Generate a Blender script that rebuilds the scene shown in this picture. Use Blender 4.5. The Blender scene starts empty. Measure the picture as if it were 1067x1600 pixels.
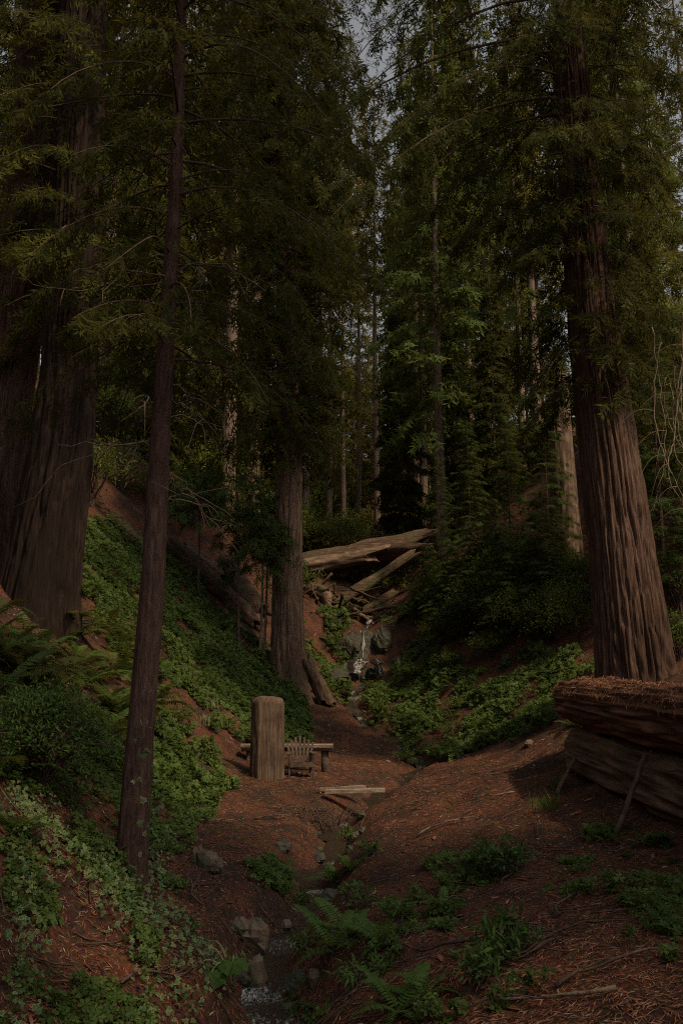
import bpy, math, random
import numpy as np

# ------------------------------------------------------------------ camera, sky, sun, exposure
sc = bpy.context.scene
EYE, PITCH, FPX = 2.1, math.radians(11.5), 1400.0          # the photograph is 1067 x 1600
cam_d = bpy.data.cameras.new('camera'); cam = bpy.data.objects.new('camera', cam_d)
sc.collection.objects.link(cam); sc.camera = cam
cam.location = (0, 0, EYE); cam.rotation_euler = (math.radians(90) + PITCH, 0, 0)
cam_d.sensor_fit = 'VERTICAL'; cam_d.sensor_height = 36; cam_d.lens = 36 * FPX / 1600
cam_d.clip_end = 2000

SUN_EL, SUN_AZ = 52, 132        # degrees; azimuth clockwise from +Y (the way the camera looks)
world = bpy.data.worlds.new('World'); sc.world = world; world.use_nodes = True
wn = world.node_tree.nodes; wl_ = world.node_tree.links
sky = wn.new('ShaderNodeTexSky'); sky.sky_type = 'NISHITA'; sky.sun_disc = False
sky.sun_elevation = math.radians(SUN_EL); sky.sun_rotation = math.radians(SUN_AZ)
sky.dust_density = 4.0; sky.ozone_density = 0.6; sky.air_density = 1.0
hs = wn.new('ShaderNodeHueSaturation'); hs.inputs['Saturation'].default_value = .16     # thin high cloud: a pale sky
wl_.new(sky.outputs[0], hs.inputs['Color']); wl_.new(hs.outputs[0], wn['Background'].inputs[0]); wn['Background'].inputs[1].default_value = 0.15
sun_d = bpy.data.lights.new('sun', 'SUN'); sun = bpy.data.objects.new('sun', sun_d)
sc.collection.objects.link(sun); sun_d.energy = 4.4; sun_d.angle = math.radians(2.5); sun_d.color = (1, .78, .5)
_a, _e = math.radians(SUN_AZ), math.radians(SUN_EL)
from mathutils import Vector, Matrix
sdir = Vector((math.sin(_a) * math.cos(_e), math.cos(_a) * math.cos(_e), math.sin(_e)))
sun.rotation_euler = sdir.to_track_quat('Z', 'Y').to_euler(); sun.location = (0, 0, 60)
sc.view_settings.view_transform = 'Standard'; sc.view_settings.look = 'None'
sc.view_settings.gamma = 1; sc.view_settings.use_curve_mapping = False
sc.view_settings.exposure = -0.4
cy = sc.cycles
cy.filter_width = 1.1; cy.use_denoising = False; cy.sample_clamp_indirect = 3; cy.sample_clamp_direct = 6; cy.use_adaptive_sampling = True; cy.adaptive_threshold = .003; cy.max_bounces = 6; cy.diffuse_bounces = 3; cy.glossy_bounces = 2; cy.transmission_bounces = 3
cy.transparent_max_bounces = 4; cy.volume_bounces = 0; cy.caustics_reflective = False; cy.caustics_refractive = False

# ------------------------------------------------------------------ helpers
COL = sc.collection
sT, cT = math.sin(PITCH), math.cos(PITCH)
def P(px, py, Y):
    """photo pixel + depth -> point"""
    u, v = (px - 533.5) / FPX, (800 - py) / FPX
    k = Y / (cT - v * sT)
    return np.array([u * k, Y, EYE + (sT + v * cT) * k])

def _h(ix, iy, s):
    n = (ix * 374761393 + iy * 668265263 + s * 1274126177) & 0xffffffff
    n = ((n ^ (n >> 13)) * 1274126177) & 0xffffffff
    n = ((n ^ (n >> 16)) * 2246822519) & 0xffffffff
    return ((n >> 8) & 0xffff) / 65535.0
def vn(x, y, s=0, per=None):
    """2-D value noise 0..1, periodic in x when per is given"""
    x = np.asarray(x, float); y = np.asarray(y, float); x, y = np.broadcast_arrays(x, y)
    xi = np.floor(x).astype(np.int64); yi = np.floor(y).astype(np.int64)
    fx = x - xi; fy = y - yi; fx = fx * fx * (3 - 2 * fx); fy = fy * fy * (3 - 2 * fy)
    x0, x1 = (xi, xi + 1) if per is None else (xi % per, (xi + 1) % per)
    return (_h(x0, yi, s) * (1 - fx) + _h(x1, yi, s) * fx) * (1 - fy) + (_h(x0, yi + 1, s) * (1 - fx) + _h(x1, yi + 1, s) * fx) * fy
def fbm(x, y, s=0, o=4):
    a, t = .5, 0
    for i in range(o): t = t + a * vn(np.asarray(x) * 2 ** i, np.asarray(y) * 2 ** i, s + i); a *= .5
    return t

CY = [-60, 0, 7.4, 9.3, 12, 15, 19, 22, 25, 28, 31, 35, 36, 39, 60, 90, 160, 400]
CX = [-.6, -.6, -.62, -.56, -.27, -.14, .86, 1.7, 2.1, 1.3, .24, .95, .95, 1.1, 1.5, 2, 2, 2]
CZ = [.0, .0, .0, .02, .06, .1, .22, .3, .5, 1.05, 1.75, 3.0, 4.5, 5.5, 12, 21, 45, 60]       # bank level at the creek
CL = [1.2, 1.2, 1.05, 1.2, 2.0, 2.4, 3.1, 4.0, 3.9, 2.6, 1.2, 1.3, 1.2, 1.5, 3, 5, 5, 5]     # creek -> toe of the left slope
CR = [4.4, 4.4, 4.4, 4.4, 4.1, 4.0, 2.9, 1.6, 1.1, 1.4, 1.5, 1.1, 1.1, 1.2, 3, 5, 5, 5]      # creek -> toe of the right slope
SR = [.62, .62, .62, .62, .55, .5, .5, .52, .6, .75, .9, .95, .95, .9, .6, .4, .3, .2]
SLL = [.9, .9, .98, .98, .95, .95, .93, .92, .9, .88, .85, .85, .85, .8, .5, .35, .3, .2]
def creek(Y): return np.interp(Y, CY, CX)
def _slope(u, s, k=.35):
    u = (np.sqrt(u * u + k * k) + u) / 2
    return s * np.minimum(u, 13) + .45 * s * np.clip(u - 13, 0, 30)
def terrain(x, Y, fine=True):
    x = np.asarray(x, float); Y = np.asarray(Y, float)
    d = x - creek(Y) - (.12 * np.sin(Y * 1.9) + .08 * np.sin(Y * 4.3 + 1) if fine else 0)
    zb = np.interp(Y, CY, CZ); l = np.interp(Y, CY, CL); r = np.interp(Y, CY, CR)
    t = np.abs(d)
    zl = .09 * np.minimum(t, l) + _slope(t - l, np.interp(Y, CY, SLL))
    gr = np.interp(Y, CY, [.17] * 4 + [.2, .24, .15] + [.12] * 11)
    zr = gr * np.minimum(t, r) + _slope(t - r, np.interp(Y, CY, SR))
    z = zb + np.where(d < 0, zl, zr)
    ch = np.interp(Y, CY, [.55, .55, .55, .5, .42, .36, .2, .25, .25, .25, .25, .25, .25, .3, .3, .3, .3, .3])
    w = np.interp(Y, CY, [.5, .5, .5, .46, .42, .44, .35, .4, .4, .4, .4, .4, .4, .4, .5, .5, .5, .5])
    z = z - ch * np.exp(-(t / w) ** 2.6)
    if fine:
        z = z + (fbm(x * .55 + 9, Y * .55, 3, 3) - .45) * .35 * np.clip(t / 1.6, .15, 1)
        z = z + (vn(x * 6.5, Y * 6.5, 14) - .5) * .035
        z = z + (fbm(x * 2.6, Y * 2.6, 11, 3) - .45) * .15
    return z
def ground(x, Y): return float(terrain(x, Y))
def hit(px, py, y0=4.0, y1=130.0):
    """where the ray through a photo pixel meets the terrain"""
    Ys = np.arange(y0, y1, .04)
    u, v = (px - 533.5) / FPX, (800 - py) / FPX
    k = Ys / (cT - v * sT); z = EYE + (sT + v * cT) * k
    below = np.nonzero(z < terrain(u * k, Ys))[0]
    i = below[0] if len(below) else len(Ys) - 1
    return np.array([u * k[i], Ys[i], ground(u * k[i], Ys[i])])

def norm(a): return a / np.maximum(np.linalg.norm(a, axis=-1, keepdims=True), 1e-9)

class MB:
    """collects vertices and faces (arrays) for one mesh"""
    def __init__(s): s.V, s.F, s.T, s.n = [], {3: [], 4: []}, [], 0
    def add(s, V, F, tint=.5):
        V = np.asarray(V, float).reshape(-1, 3)
        for f in (F if isinstance(F, (list, tuple)) else [F]):
            f = np.asarray(f, int); s.F[f.shape[1]].append(f + s.n)
        s.V.append(V); s.T.append(np.broadcast_to(np.asarray(tint, float), (len(V),)).copy()); s.n += len(V)
        return s
    def mesh(s, name, mat, smooth=False):
        me = bpy.data.meshes.new(name)
        V = np.concatenate(s.V).astype(np.float32)
        fs = [np.concatenate(s.F[k]) for k in (3, 4) if s.F[k]]
        loops = np.concatenate([f.ravel() for f in fs]).astype(np.int32)
        tot = np.concatenate([np.full(len(f), f.shape[1]) for f in fs]).astype(np.int32)
        st = np.concatenate([[0], np.cumsum(tot)[:-1]]).astype(np.int32)
        me.vertices.add(len(V)); me.vertices.foreach_set('co', V.ravel())
        me.loops.add(len(loops)); me.loops.foreach_set('vertex_index', loops)
        me.polygons.add(len(tot)); me.polygons.foreach_set('loop_start', st); me.polygons.foreach_set('loop_total', tot)
        at = me.attributes.new('tint', 'FLOAT', 'POINT'); at.data.foreach_set('value', np.concatenate(s.T).astype(np.float32))
        me.update(calc_edges=True)
        me.polygons.foreach_set('use_smooth', np.full(len(tot), smooth)); me.materials.append(mat)
        return me
    def build(s, name, mat, parent=None, smooth=False):
        return link(name, s.mesh(name, mat, smooth), parent)

def link(name, me, parent=None):
    o = bpy.data.objects.new(name, me); COL.objects.link(o)
    if parent is not None: o.parent = parent
    return o
def tag(o, label=None, cat=None, group=None, kind=None):
    for k, v in (('label', label), ('category', cat), ('group', group), ('kind', kind)):
        if v: o[k] = v
    return o
def thing(name, label, cat, loc=(0, 0, 0), rz=0, group=None, s=1):
    o = bpy.data.objects.new(name, None); COL.objects.link(o); o.empty_display_size = .1
    o.location = [float(c) for c in loc]; o.rotation_euler = (0, 0, rz); o.scale = (s, s, s)
    return tag(o, label, cat, group)
def copy_tree(o, parent=None):
    c = o.copy(); COL.objects.link(c); c.parent = parent
    for ch in list(o.children): copy_tree(ch, c)
    return c

def tube(path, rad, n=8, cap=True):
    path = np.asarray(path, float); m = len(path); rad = np.broadcast_to(rad, (m,))
    t = norm(np.gradient(path, axis=0))
    up = np.array([0, 0, 1.]) if abs(t[0][2]) < .9 else np.array([1., 0, 0])
    a = norm(np.cross(t, up)); b = np.cross(t, a)
    th = np.arange(n) * 2 * np.pi / n
    V = path[:, None] + rad[:, None, None] * (np.cos(th)[None, :, None] * a[:, None] + np.sin(th)[None, :, None] * b[:, None])
    i = np.arange(m - 1)[:, None] * n; j = np.arange(n)[None]; k = (j + 1) % n
    F = np.stack([i + j, i + k, i + n + k, i + n + j], -1).reshape(-1, 4)
    V = V.reshape(-1, 3); Fs = [F]
    if cap:
        V = np.vstack([V, path[0], path[-1]]); jj = np.arange(n); kk = (jj + 1) % n
        Fs.append(np.stack([kk, jj, np.full(n, m * n)], -1))
        Fs.append(np.stack([jj + (m - 1) * n, kk + (m - 1) * n, np.full(n, m * n + 1)], -1))
    return V, Fs
def place(TV, TF, Pos, X, Up, S):
    """copies of a template (x along X, z along Up) scaled by S"""
    X = norm(X); Yv = norm(np.cross(Up, X)); Z = np.cross(X, Yv)
    R = np.stack([X, Yv, Z], -1) * np.asarray(S).reshape(-1, 1, 1)
    V = np.einsum('nij,vj->nvi', R, TV) + Pos[:, None]
    n, v = len(Pos), len(TV)
    F = [(np.asarray(f)[None] + (np.arange(n) * v)[:, None, None]).reshape(-1, np.asarray(f).shape[1]) for f in TF]
    return V.reshape(-1, 3), F
def box_v(size, center=(0, 0, 0), R=None):
    s = np.array(size) / 2
    V = np.array([[x, y, z] for x in (-1, 1) for y in (-1, 1) for z in (-1, 1)], float) * s
    if R is not None: V = V @ np.asarray(R).T
    return V + np.array(center), np.array([[0, 1, 3, 2], [4, 6, 7, 5], [0, 4, 5, 1], [2, 3, 7, 6], [0, 2, 6, 4], [1, 5, 7, 3]])
def rotx(a): c, s = math.cos(a), math.sin(a); return np.array([[1, 0, 0], [0, c, -s], [0, s, c]])
def roty(a): c, s = math.cos(a), math.sin(a); return np.array([[c, 0, s], [0, 1, 0], [-s, 0, c]])
def rotz(a): c, s = math.cos(a), math.sin(a); return np.array([[c, -s, 0], [s, c, 0], [0, 0, 1]])

# ------------------------------------------------------------------ materials
def nmat(name):
    m = bpy.data.materials.new(name); m.use_nodes = True
    nt = m.node_tree; return m, nt, nt.nodes['Principled BSDF'], nt.nodes['Material Output']
def ramp(nt, src, stops):
    r = nt.nodes.new('ShaderNodeValToRGB'); el = r.color_ramp.elements
    while len(el) < len(stops): el.new(.5)
    for e, (p, c) in zip(el, stops): e.position = p; e.color = (*c, 1)
    nt.links.new(src, r.inputs[0]); return r.outputs[0]
def noise(nt, scale, detail=4, stretch=(1, 1, 1), rough=.6, coord='Object'):
    tc = nt.nodes.new('ShaderNodeTexCoord'); mp = nt.nodes.new('ShaderNodeMapping'); mp.inputs['Scale'].default_value = stretch
    n = nt.nodes.new('ShaderNodeTexNoise'); n.inputs['Scale'].default_value = scale; n.inputs['Detail'].default_value = detail; n.inputs['Roughness'].default_value = rough
    nt.links.new(tc.outputs[coord], mp.inputs[0]); nt.links.new(mp.outputs[0], n.inputs['Vector']); return n.outputs[0]
def mixc(nt, fac, a, b, mode='MIX'):
    m = nt.nodes.new('ShaderNodeMix'); m.data_type = 'RGBA'; m.blend_type = mode
    if isinstance(fac, (int, float)): m.inputs[0].default_value = fac
    else: nt.links.new(fac, m.inputs[0])
    for i, c in ((6, a), (7, b)):
        if isinstance(c, tuple): m.inputs[i].default_value = (*c, 1)
        else: nt.links.new(c, m.inputs[i])
    return m.outputs[2]
def bump(nt, bs, h, strength=.6, dist=.02):
    b = nt.nodes.new('ShaderNodeBump'); b.inputs['Strength'].default_value = strength; b.inputs['Distance'].default_value = dist
    nt.links.new(h, b.inputs['Height']); nt.links.new(b.outputs[0], bs.inputs['Normal'])
def attr(nt, name):
    a = nt.nodes.new('ShaderNodeAttribute'); a.attribute_name = name; return a.outputs['Fac']

def bark_mat(name, dark, mid, light, fibre=(9, 9, .5), moss=0):
    m, nt, bs, out = nmat(name)
    f = noise(nt, 2.2, 6, fibre, .65); g = noise(nt, .55, 4, (1, 1, .4))
    c = ramp(nt, f, [(.3, dark), (.5, mid), (.72, light)])
    c2 = ramp(nt, f, [(.3, tuple(x * .8 for x in dark)), (.55, tuple(.5 * (x + y) for x, y in zip(dark, mid))), (.8, mid)])
    k = ramp(nt, g, [(.38, (0, 0, 0)), (.62, (1, 1, 1))])
    col = mixc(nt, k, c, c2)
    if moss:
        mk = ramp(nt, noise(nt, 1.1, 5), [(.5, (0, 0, 0)), (.68, (moss,) * 3)]); col = mixc(nt, mk, col, (.05, .065, .02))
    nt.links.new(col, bs.inputs['Base Color']); bs.inputs['Roughness'].default_value = .92; bs.inputs['Specular IOR Level'].default_value = .15
    bump(nt, bs, f, .9, .035); return m
def leaf_mat(name, c0, c1, c2, trans=.35, rough=.7, spec=.06):
    m, nt, bs, out = nmat(name)
    oi = nt.nodes.new('ShaderNodeObjectInfo')
    ad = nt.nodes.new('ShaderNodeMath'); ad.operation = 'MULTIPLY_ADD'; nt.links.new(oi.outputs['Random'], ad.inputs[0]); ad.inputs[1].default_value = .24
    sub = nt.nodes.new('ShaderNodeMath'); sub.operation = 'SUBTRACT'; nt.links.new(attr(nt, 'tint'), sub.inputs[0]); sub.inputs[1].default_value = .12
    nt.links.new(sub.outputs[0], ad.inputs[2])
    col = ramp(nt, ad.outputs[0], [(.0, c0), (.5, c1), (1., c2)])
    nt.links.new(col, bs.inputs['Base Color']); bs.inputs['Roughness'].default_value = rough; bs.inputs['Specular IOR Level'].default_value = spec
    tr = nt.nodes.new('ShaderNodeBsdfTranslucent'); mx = nt.nodes.new('ShaderNodeMixShader'); mx.inputs[0].default_value = trans
    cb = mixc(nt, .35, col, (.2, .16, .03)); nt.links.new(cb, tr.inputs[0])
    nt.links.new(bs.outputs[0], mx.inputs[1]); nt.links.new(tr.outputs[0], mx.inputs[2]); nt.links.new(mx.outputs[0], out.inputs[0]); return m
def wood_mat(name, dark, light, stretch=(14, 14, .9), scale=2.0, rough=.85):
    m, nt, bs, out = nmat(name)
    f = noise(nt, scale, 6, stretch, .6); c = ramp(nt, f, [(.3, dark), (.7, light)])
    k = ramp(nt, noise(nt, 3., 3), [(.35, (.55, .5, .48)), (.65, (1, 1, 1))])
    nt.links.new(mixc(nt, 1., c, k, 'MULTIPLY'), bs.inputs['Base Color']); bs.inputs['Roughness'].default_value = rough; bs.inputs['Specular IOR Level'].default_value = .2
    bump(nt, bs, f, .6, .015); return m
def ramp_mat(name, stops, rough=.9, spec=.15):
    m, nt, bs, out = nmat(name)
    nt.links.new(ramp(nt, attr(nt, 'tint'), stops), bs.inputs['Base Color']); bs.inputs['Roughness'].default_value = rough; bs.inputs['Specular IOR Level'].default_value = spec
    return m

M_RED = bark_mat('redwood_bark', (.028, .015, .010), (.095, .053, .036), (.2, .13, .09), (13, 13, .55))
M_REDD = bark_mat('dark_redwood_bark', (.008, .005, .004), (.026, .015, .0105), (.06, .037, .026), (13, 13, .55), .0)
M_REDM = bark_mat('pale_redwood_bark', (.045, .027, .019), (.145, .088, .06), (.28, .19, .135), (10, 10, .6), .3)
M_THIN = bark_mat('young_bark', (.035, .02, .015), (.085, .047, .036), (.14, .088, .07), (14, 14, 2.2))
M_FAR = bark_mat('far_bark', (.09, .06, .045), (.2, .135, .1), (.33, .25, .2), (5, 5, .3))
M_LOG = bark_mat('log_bark', (.045, .023, .015), (.17, .083, .05), (.32, .18, .115), (5, .4, 5), .35)
M_LOGB = bark_mat('bare_log_wood', (.05, .03, .02), (.16, .098, .063), (.32, .21, .14), (7, .35, 7), .3)
M_LOGX = bark_mat('fallen_log_bark', (.03, .018, .012), (.10, .06, .04), (.21, .135, .09), (.9, 7, 7), .75)
M_TWIG = bark_mat('twig_bark', (.05, .032, .024), (.1, .065, .048), (.17, .12, .09), (6, 6, 3))
M_DEAD = bark_mat('dead_twig', (.12, .085, .06), (.22, .16, .11), (.34, .26, .18), (6, 6, 3))
M_PALE = wood_mat('bare_wood', (.08, .05, .034), (.27, .185, .125), (7, 7, .6))
M_PALEX = wood_mat('bare_log_grain', (.07, .045, .03), (.27, .185, .12), (.6, 8, 8))
M_POST = wood_mat('post_wood', (.025, .016, .012), (.19, .125, .08), (17, 17, .5), 2.4)
M_CHAIR = wood_mat('chair_wood', (.05, .035, .027), (.15, .105, .075), (10, 10, 10), 3)
M_BENCH = wood_mat('bench_wood', (.16, .12, .09), (.38, .3, .23), (1, 10, 10), 3)
M_NEED = leaf_mat('redwood_needles', (.022, .025, .005), (.041, .046, .009), (.08, .082, .017), .32)
M_NEEDY = leaf_mat('sunlit_tone_needles', (.038, .042, .008), (.07, .074, .014), (.122, .12, .026), .38)  # lighter copy of the redwood needles, sunlight put into the colour
M_NEEDB = leaf_mat('sun_tinted_far_needles', (.09, .085, .018), (.15, .138, .032), (.21, .18, .055), .42)  # warm sunlight on the distant foliage is painted into this pale yellow
M_GREEN = leaf_mat('mid_green_needles', (.05, .07, .016), (.085, .12, .028), (.14, .175, .05), .42)
M_FIR = leaf_mat('fir_needles', (.028, .044, .012), (.048, .076, .019), (.085, .12, .032), .25)
M_BROAD = leaf_mat('broad_leaves', (.04, .06, .014), (.07, .105, .022), (.12, .155, .036), .4, .6, .1)
M_LIME = leaf_mat('lime_leaves', (.07, .1, .02), (.12, .16, .03), (.2, .22, .06), .45, .6, .1)
M_OLIVE = leaf_mat('olive_leaves', (.06, .055, .02), (.1, .088, .032), (.16, .135, .055), .45)
M_OX = leaf_mat('sorrel_leaves', (.036, .055, .013), (.062, .10, .022), (.105, .15, .036), .35, .6, .1)
M_SHRUB = leaf_mat('shrub_leaves', (.022, .045, .012), (.045, .085, .02), (.08, .135, .03), .25, .6, .1)
M_FERN = leaf_mat('fern_leaves', (.035, .065, .016), (.06, .105, .024), (.11, .16, .04), .4, .6, .1)
M_FERNO = leaf_mat('old_fern_leaves', (.09, .06, .02), (.09, .1, .028), (.13, .15, .045), .35, .6, .1)
M_COLT = leaf_mat('coltsfoot_leaf', (.03, .065, .012), (.05, .095, .02), (.07, .125, .026), .35, .6, .1)
M_STEM = leaf_mat('pale_stem', (.16, .15, .08), (.2, .19, .1), (.25, .24, .14), .1)
M_IVY = ramp_mat('ivy_leaf', [(0, (.035, .07, .025)), (.45, (.06, .1, .04)), (.55, (.13, .14, .055)), (1, (.22, .215, .10))], .7, .08)
M_LIT = ramp_mat('needle_litter', [(0, (.03, .015, .009)), (.35, (.135, .052, .028)), (.7, (.24, .103, .058)), (.92, (.3, .165, .1)), (1, (.42, .33, .24))])

def ground_mat():
    m, nt, bs, out = nmat('forest_duff')
    a = noise(nt, 26, 6, (1, 1, 1), .7); b = noise(nt, 1.3, 5); v = nt.nodes.new('ShaderNodeTexVoronoi'); v.inputs['Scale'].default_value = 34
    tc = nt.nodes.new('ShaderNodeTexCoord'); mp = nt.nodes.new('ShaderNodeMapping'); mp.inputs['Scale'].default_value = (1, .55, 1); mp.inputs['Rotation'].default_value = (0, 0, .6)
    nt.links.new(tc.outputs['Object'], mp.inputs[0]); nt.links.new(mp.outputs[0], v.inputs['Vector'])
    c = ramp(nt, a, [(.3, (.03, .015, .010)), (.5, (.098, .042, .024)), (.72, (.175, .08, .046))])
    c2 = mixc(nt, ramp(nt, b, [(.42, (0, 0, 0)), (.6, (1, 1, 1))]), c, (.045, .027, .018))
    c3 = mixc(nt, .35, c2, v.outputs['Color'], 'SOFT_LIGHT')
    nt.links.new(c3, bs.inputs['Base Color']); bs.inputs['Roughness'].default_value = .95; bs.inputs['Specular IOR Level'].default_value = .1
    bump(nt, bs, a, 1., .05); return m
def stone_mat(name, lo, hi):
    m, nt, bs, out = nmat(name)
    n = noise(nt, 7, 6); k = ramp(nt, noise(nt, 2.3, 3), [(.42, (0, 0, 0)), (.6, (.8, .8, .8))])
    c = mixc(nt, k, ramp(nt, n, [(.3, lo), (.7, hi)]), (.045, .055, .022))
    nt.links.new(c, bs.inputs['Base Color']); bs.inputs['Roughness'].default_value = .75; bump(nt, bs, n, .6, .03); return m
M_STONE = stone_mat('creek_stone', (.016, .012, .008), (.05, .036, .024))
M_STONET = stone_mat('tan_stone', (.055, .034, .02), (.16, .098, .06))
def water_mat(name='creek_water', fs=34, st=(1.3, .45, .45)):
    m, nt, bs, out = nmat(name)
    n = noise(nt, 16, 4, (1, .6, 1)); f = noise(nt, fs, 4, st, .75)
    mul = nt.nodes.new('ShaderNodeMath'); mul.operation = 'MULTIPLY_ADD'; nt.links.new(attr(nt, 'tint'), mul.inputs[0]); mul.inputs[1].default_value = .62; nt.links.new(f, mul.inputs[2])
    k = ramp(nt, mul.outputs[0], [(.66, (0, 0, 0)), (.95, (1, 1, 1))])
    nt.links.new(mixc(nt, k, (.028, .02, .013), (.5, .5, .49)), bs.inputs['Base Color'])
    nt.links.new(ramp(nt, k, [(0, (.12,) * 3), (1, (.85,) * 3)]), bs.inputs['Roughness']); bump(nt, bs, n, .7, .03); return m
M_WATER = water_mat(); M_FALL = water_mat('falling_water', 9, (2.5, 1, .25))

# ------------------------------------------------------------------ terrain and creek
def axis(fine, lo, hi, step, grow=1.13):
    a = list(np.arange(fine[0], fine[1], step)); s = step
    while a[-1] < hi: s *= grow; a.append(a[-1] + s)
    s = step; b = [a[0]]
    while b[-1] > lo: s *= grow; b.append(b[-1] - s)
    return np.array(b[1:][::-1] + a)
gx = axis((-5, 5), -260, 260, .11, 1.06); gy = axis((5, 18), -60, 420, .11, 1.03)
GX, GY = np.meshgrid(gx, gy); GZ = terrain(GX, GY)
nx, ny = len(gx), len(gy); i = np.arange(ny - 1)[:, None] * nx; j = np.arange(nx - 1)[None]
gm = MB().add(np.stack([GX, GY, GZ], -1).reshape(-1, 3), np.stack([i + j, i + j + 1, i + nx + j + 1, i + nx + j], -1).reshape(-1, 4))
tag(gm.build('ground', ground_mat(), smooth=True), 'red brown needle covered forest floor rising into a gully', kind='structure')

def ribbon(Ys, width, lift, name, label):
    rng = np.random.default_rng(5); Ys = np.asarray(Ys); n = 9
    xcs = creek(Ys) + .12 * np.sin(Ys * 1.9) + .08 * np.sin(Ys * 4.3 + 1)
    zz = np.array([ground(a, b) for a, b in zip(xcs, Ys)])
    step = np.cumsum(np.where(vn(Ys * 1.15, 0 * Ys, 9) > .5, 1, 0))
    zs = zz + lift; Yq = Ys / 1.5 + 1.3 * vn(Ys * .45, 0 * Ys, 19)
    k = np.ones(5) / 5; zs[2:-2] = np.convolve(zs, k, 'valid')
    q = .09 * (np.floor(Yq) + np.clip((Yq % 1 - .8) * 5, 0, 1) - Yq)        # little steps
    zs = zs + q
    foam = np.clip((np.gradient(zs, Ys) - .16) * 1.3, 0, 1) * np.clip(vn(Ys * .7, 0 * Ys, 23) * 1.6 - .35, 0, 1)
    for yc_, w_, a_ in ((7.5, .6, .36), (8.4, .3, .4), (11.9, .2, .36), (13.4, .22, .42), (29.5, .6, .25)): foam = np.maximum(foam, a_ * np.exp(-((Ys - yc_) / w_) ** 2))
    s = np.linspace(-1, 1, n)
    X = xcs[:, None] + s[None] * (width * (.6 + .8 * vn(Ys * .8, 0 * Ys, 29)))[:, None]; Z = zs[:, None] + 0 * s[None] + (vn(X * 5, Ys[:, None] * 4, 2) - .5) * .03
    V = np.stack([X, Ys[:, None] + 0 * s[None], Z], -1).reshape(-1, 3)
    m = len(Ys); i = np.arange(m - 1)[:, None] * n; j = np.arange(n - 1)[None]
    b = MB().add(V, np.stack([i + j, i + j + 1, i + n + j + 1, i + n + j], -1).reshape(-1, 4), (foam[:, None] * (.35 + .9 * vn(X * 7, Ys[:, None] * 3, 31))).ravel())
    return tag(b.build(name, M_WATER, smooth=True), label, kind='structure')
ribbon(np.arange(5.5, 34.9, .06), .2, .10, 'creek_water', 'shallow creek trickling over stones towards the camera')

# ------------------------------------------------------------------ foliage templates
def kite(p, d, l, w, z=0.):
    d = np.array(d, float) / np.linalg.norm(d); q = np.array([-d[1], d[0], 0]); p = np.array(p, float)
    return [p, p + d * l * .45 + q * w / 2 + [0, 0, z], p + d * l, p + d * l * .45 - q * w / 2 + [0, 0, z]]
def spray_template(seed, pairs=5, w=.085, ang=46):
    r = random.Random(seed); V = []
    V += kite((0, 0, 0), (1, r.uniform(-.1, .1), -.12), 1., w * .6)
    for k in range(pairs):
        for s in (-1, 1):
            if r.random() < .1: continue
            tt = min(.97, .06 + .86 * (k + r.uniform(0, .9)) / pairs); a = math.radians(ang + r.uniform(-24, 20)) * s
            l = r.uniform(.26, .62) * (1 if tt < .6 else .7)
            V += kite((tt, 0, -.12 * tt), (math.cos(a), math.sin(a), r.uniform(-.75, .25)), l, w * r.uniform(.7, 1.2))
    V = np.array(V); V[:, 2] -= .10 * V[:, 0] ** 2
    return V, [np.arange(len(V)).reshape(-1, 4)]
SPR = [spray_template(s) for s in range(9)]
SPRB = [spray_template(s, 4, .14, 52) for s in range(8)]           # coarser, for far crowns
SPRF = [spray_template(s, 6, .07, 56) for s in range(6)]            # fir

def add_sprays(mb, rng, Pos, X, S, TEMPL, tint, roll=.5):
    up = np.array([0, 0, 1.]) + rng.normal(0, roll, (len(Pos), 3))
    w = rng.integers(0, len(TEMPL), len(Pos))
    for k, (TV, TF) in enumerate(TEMPL):
        i = w == k
        if i.any():
            V, F = place(TV, TF, Pos[i], X[i], up[i], S[i]); mb.add(V, F, np.repeat(tint[i], len(TV)))

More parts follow.
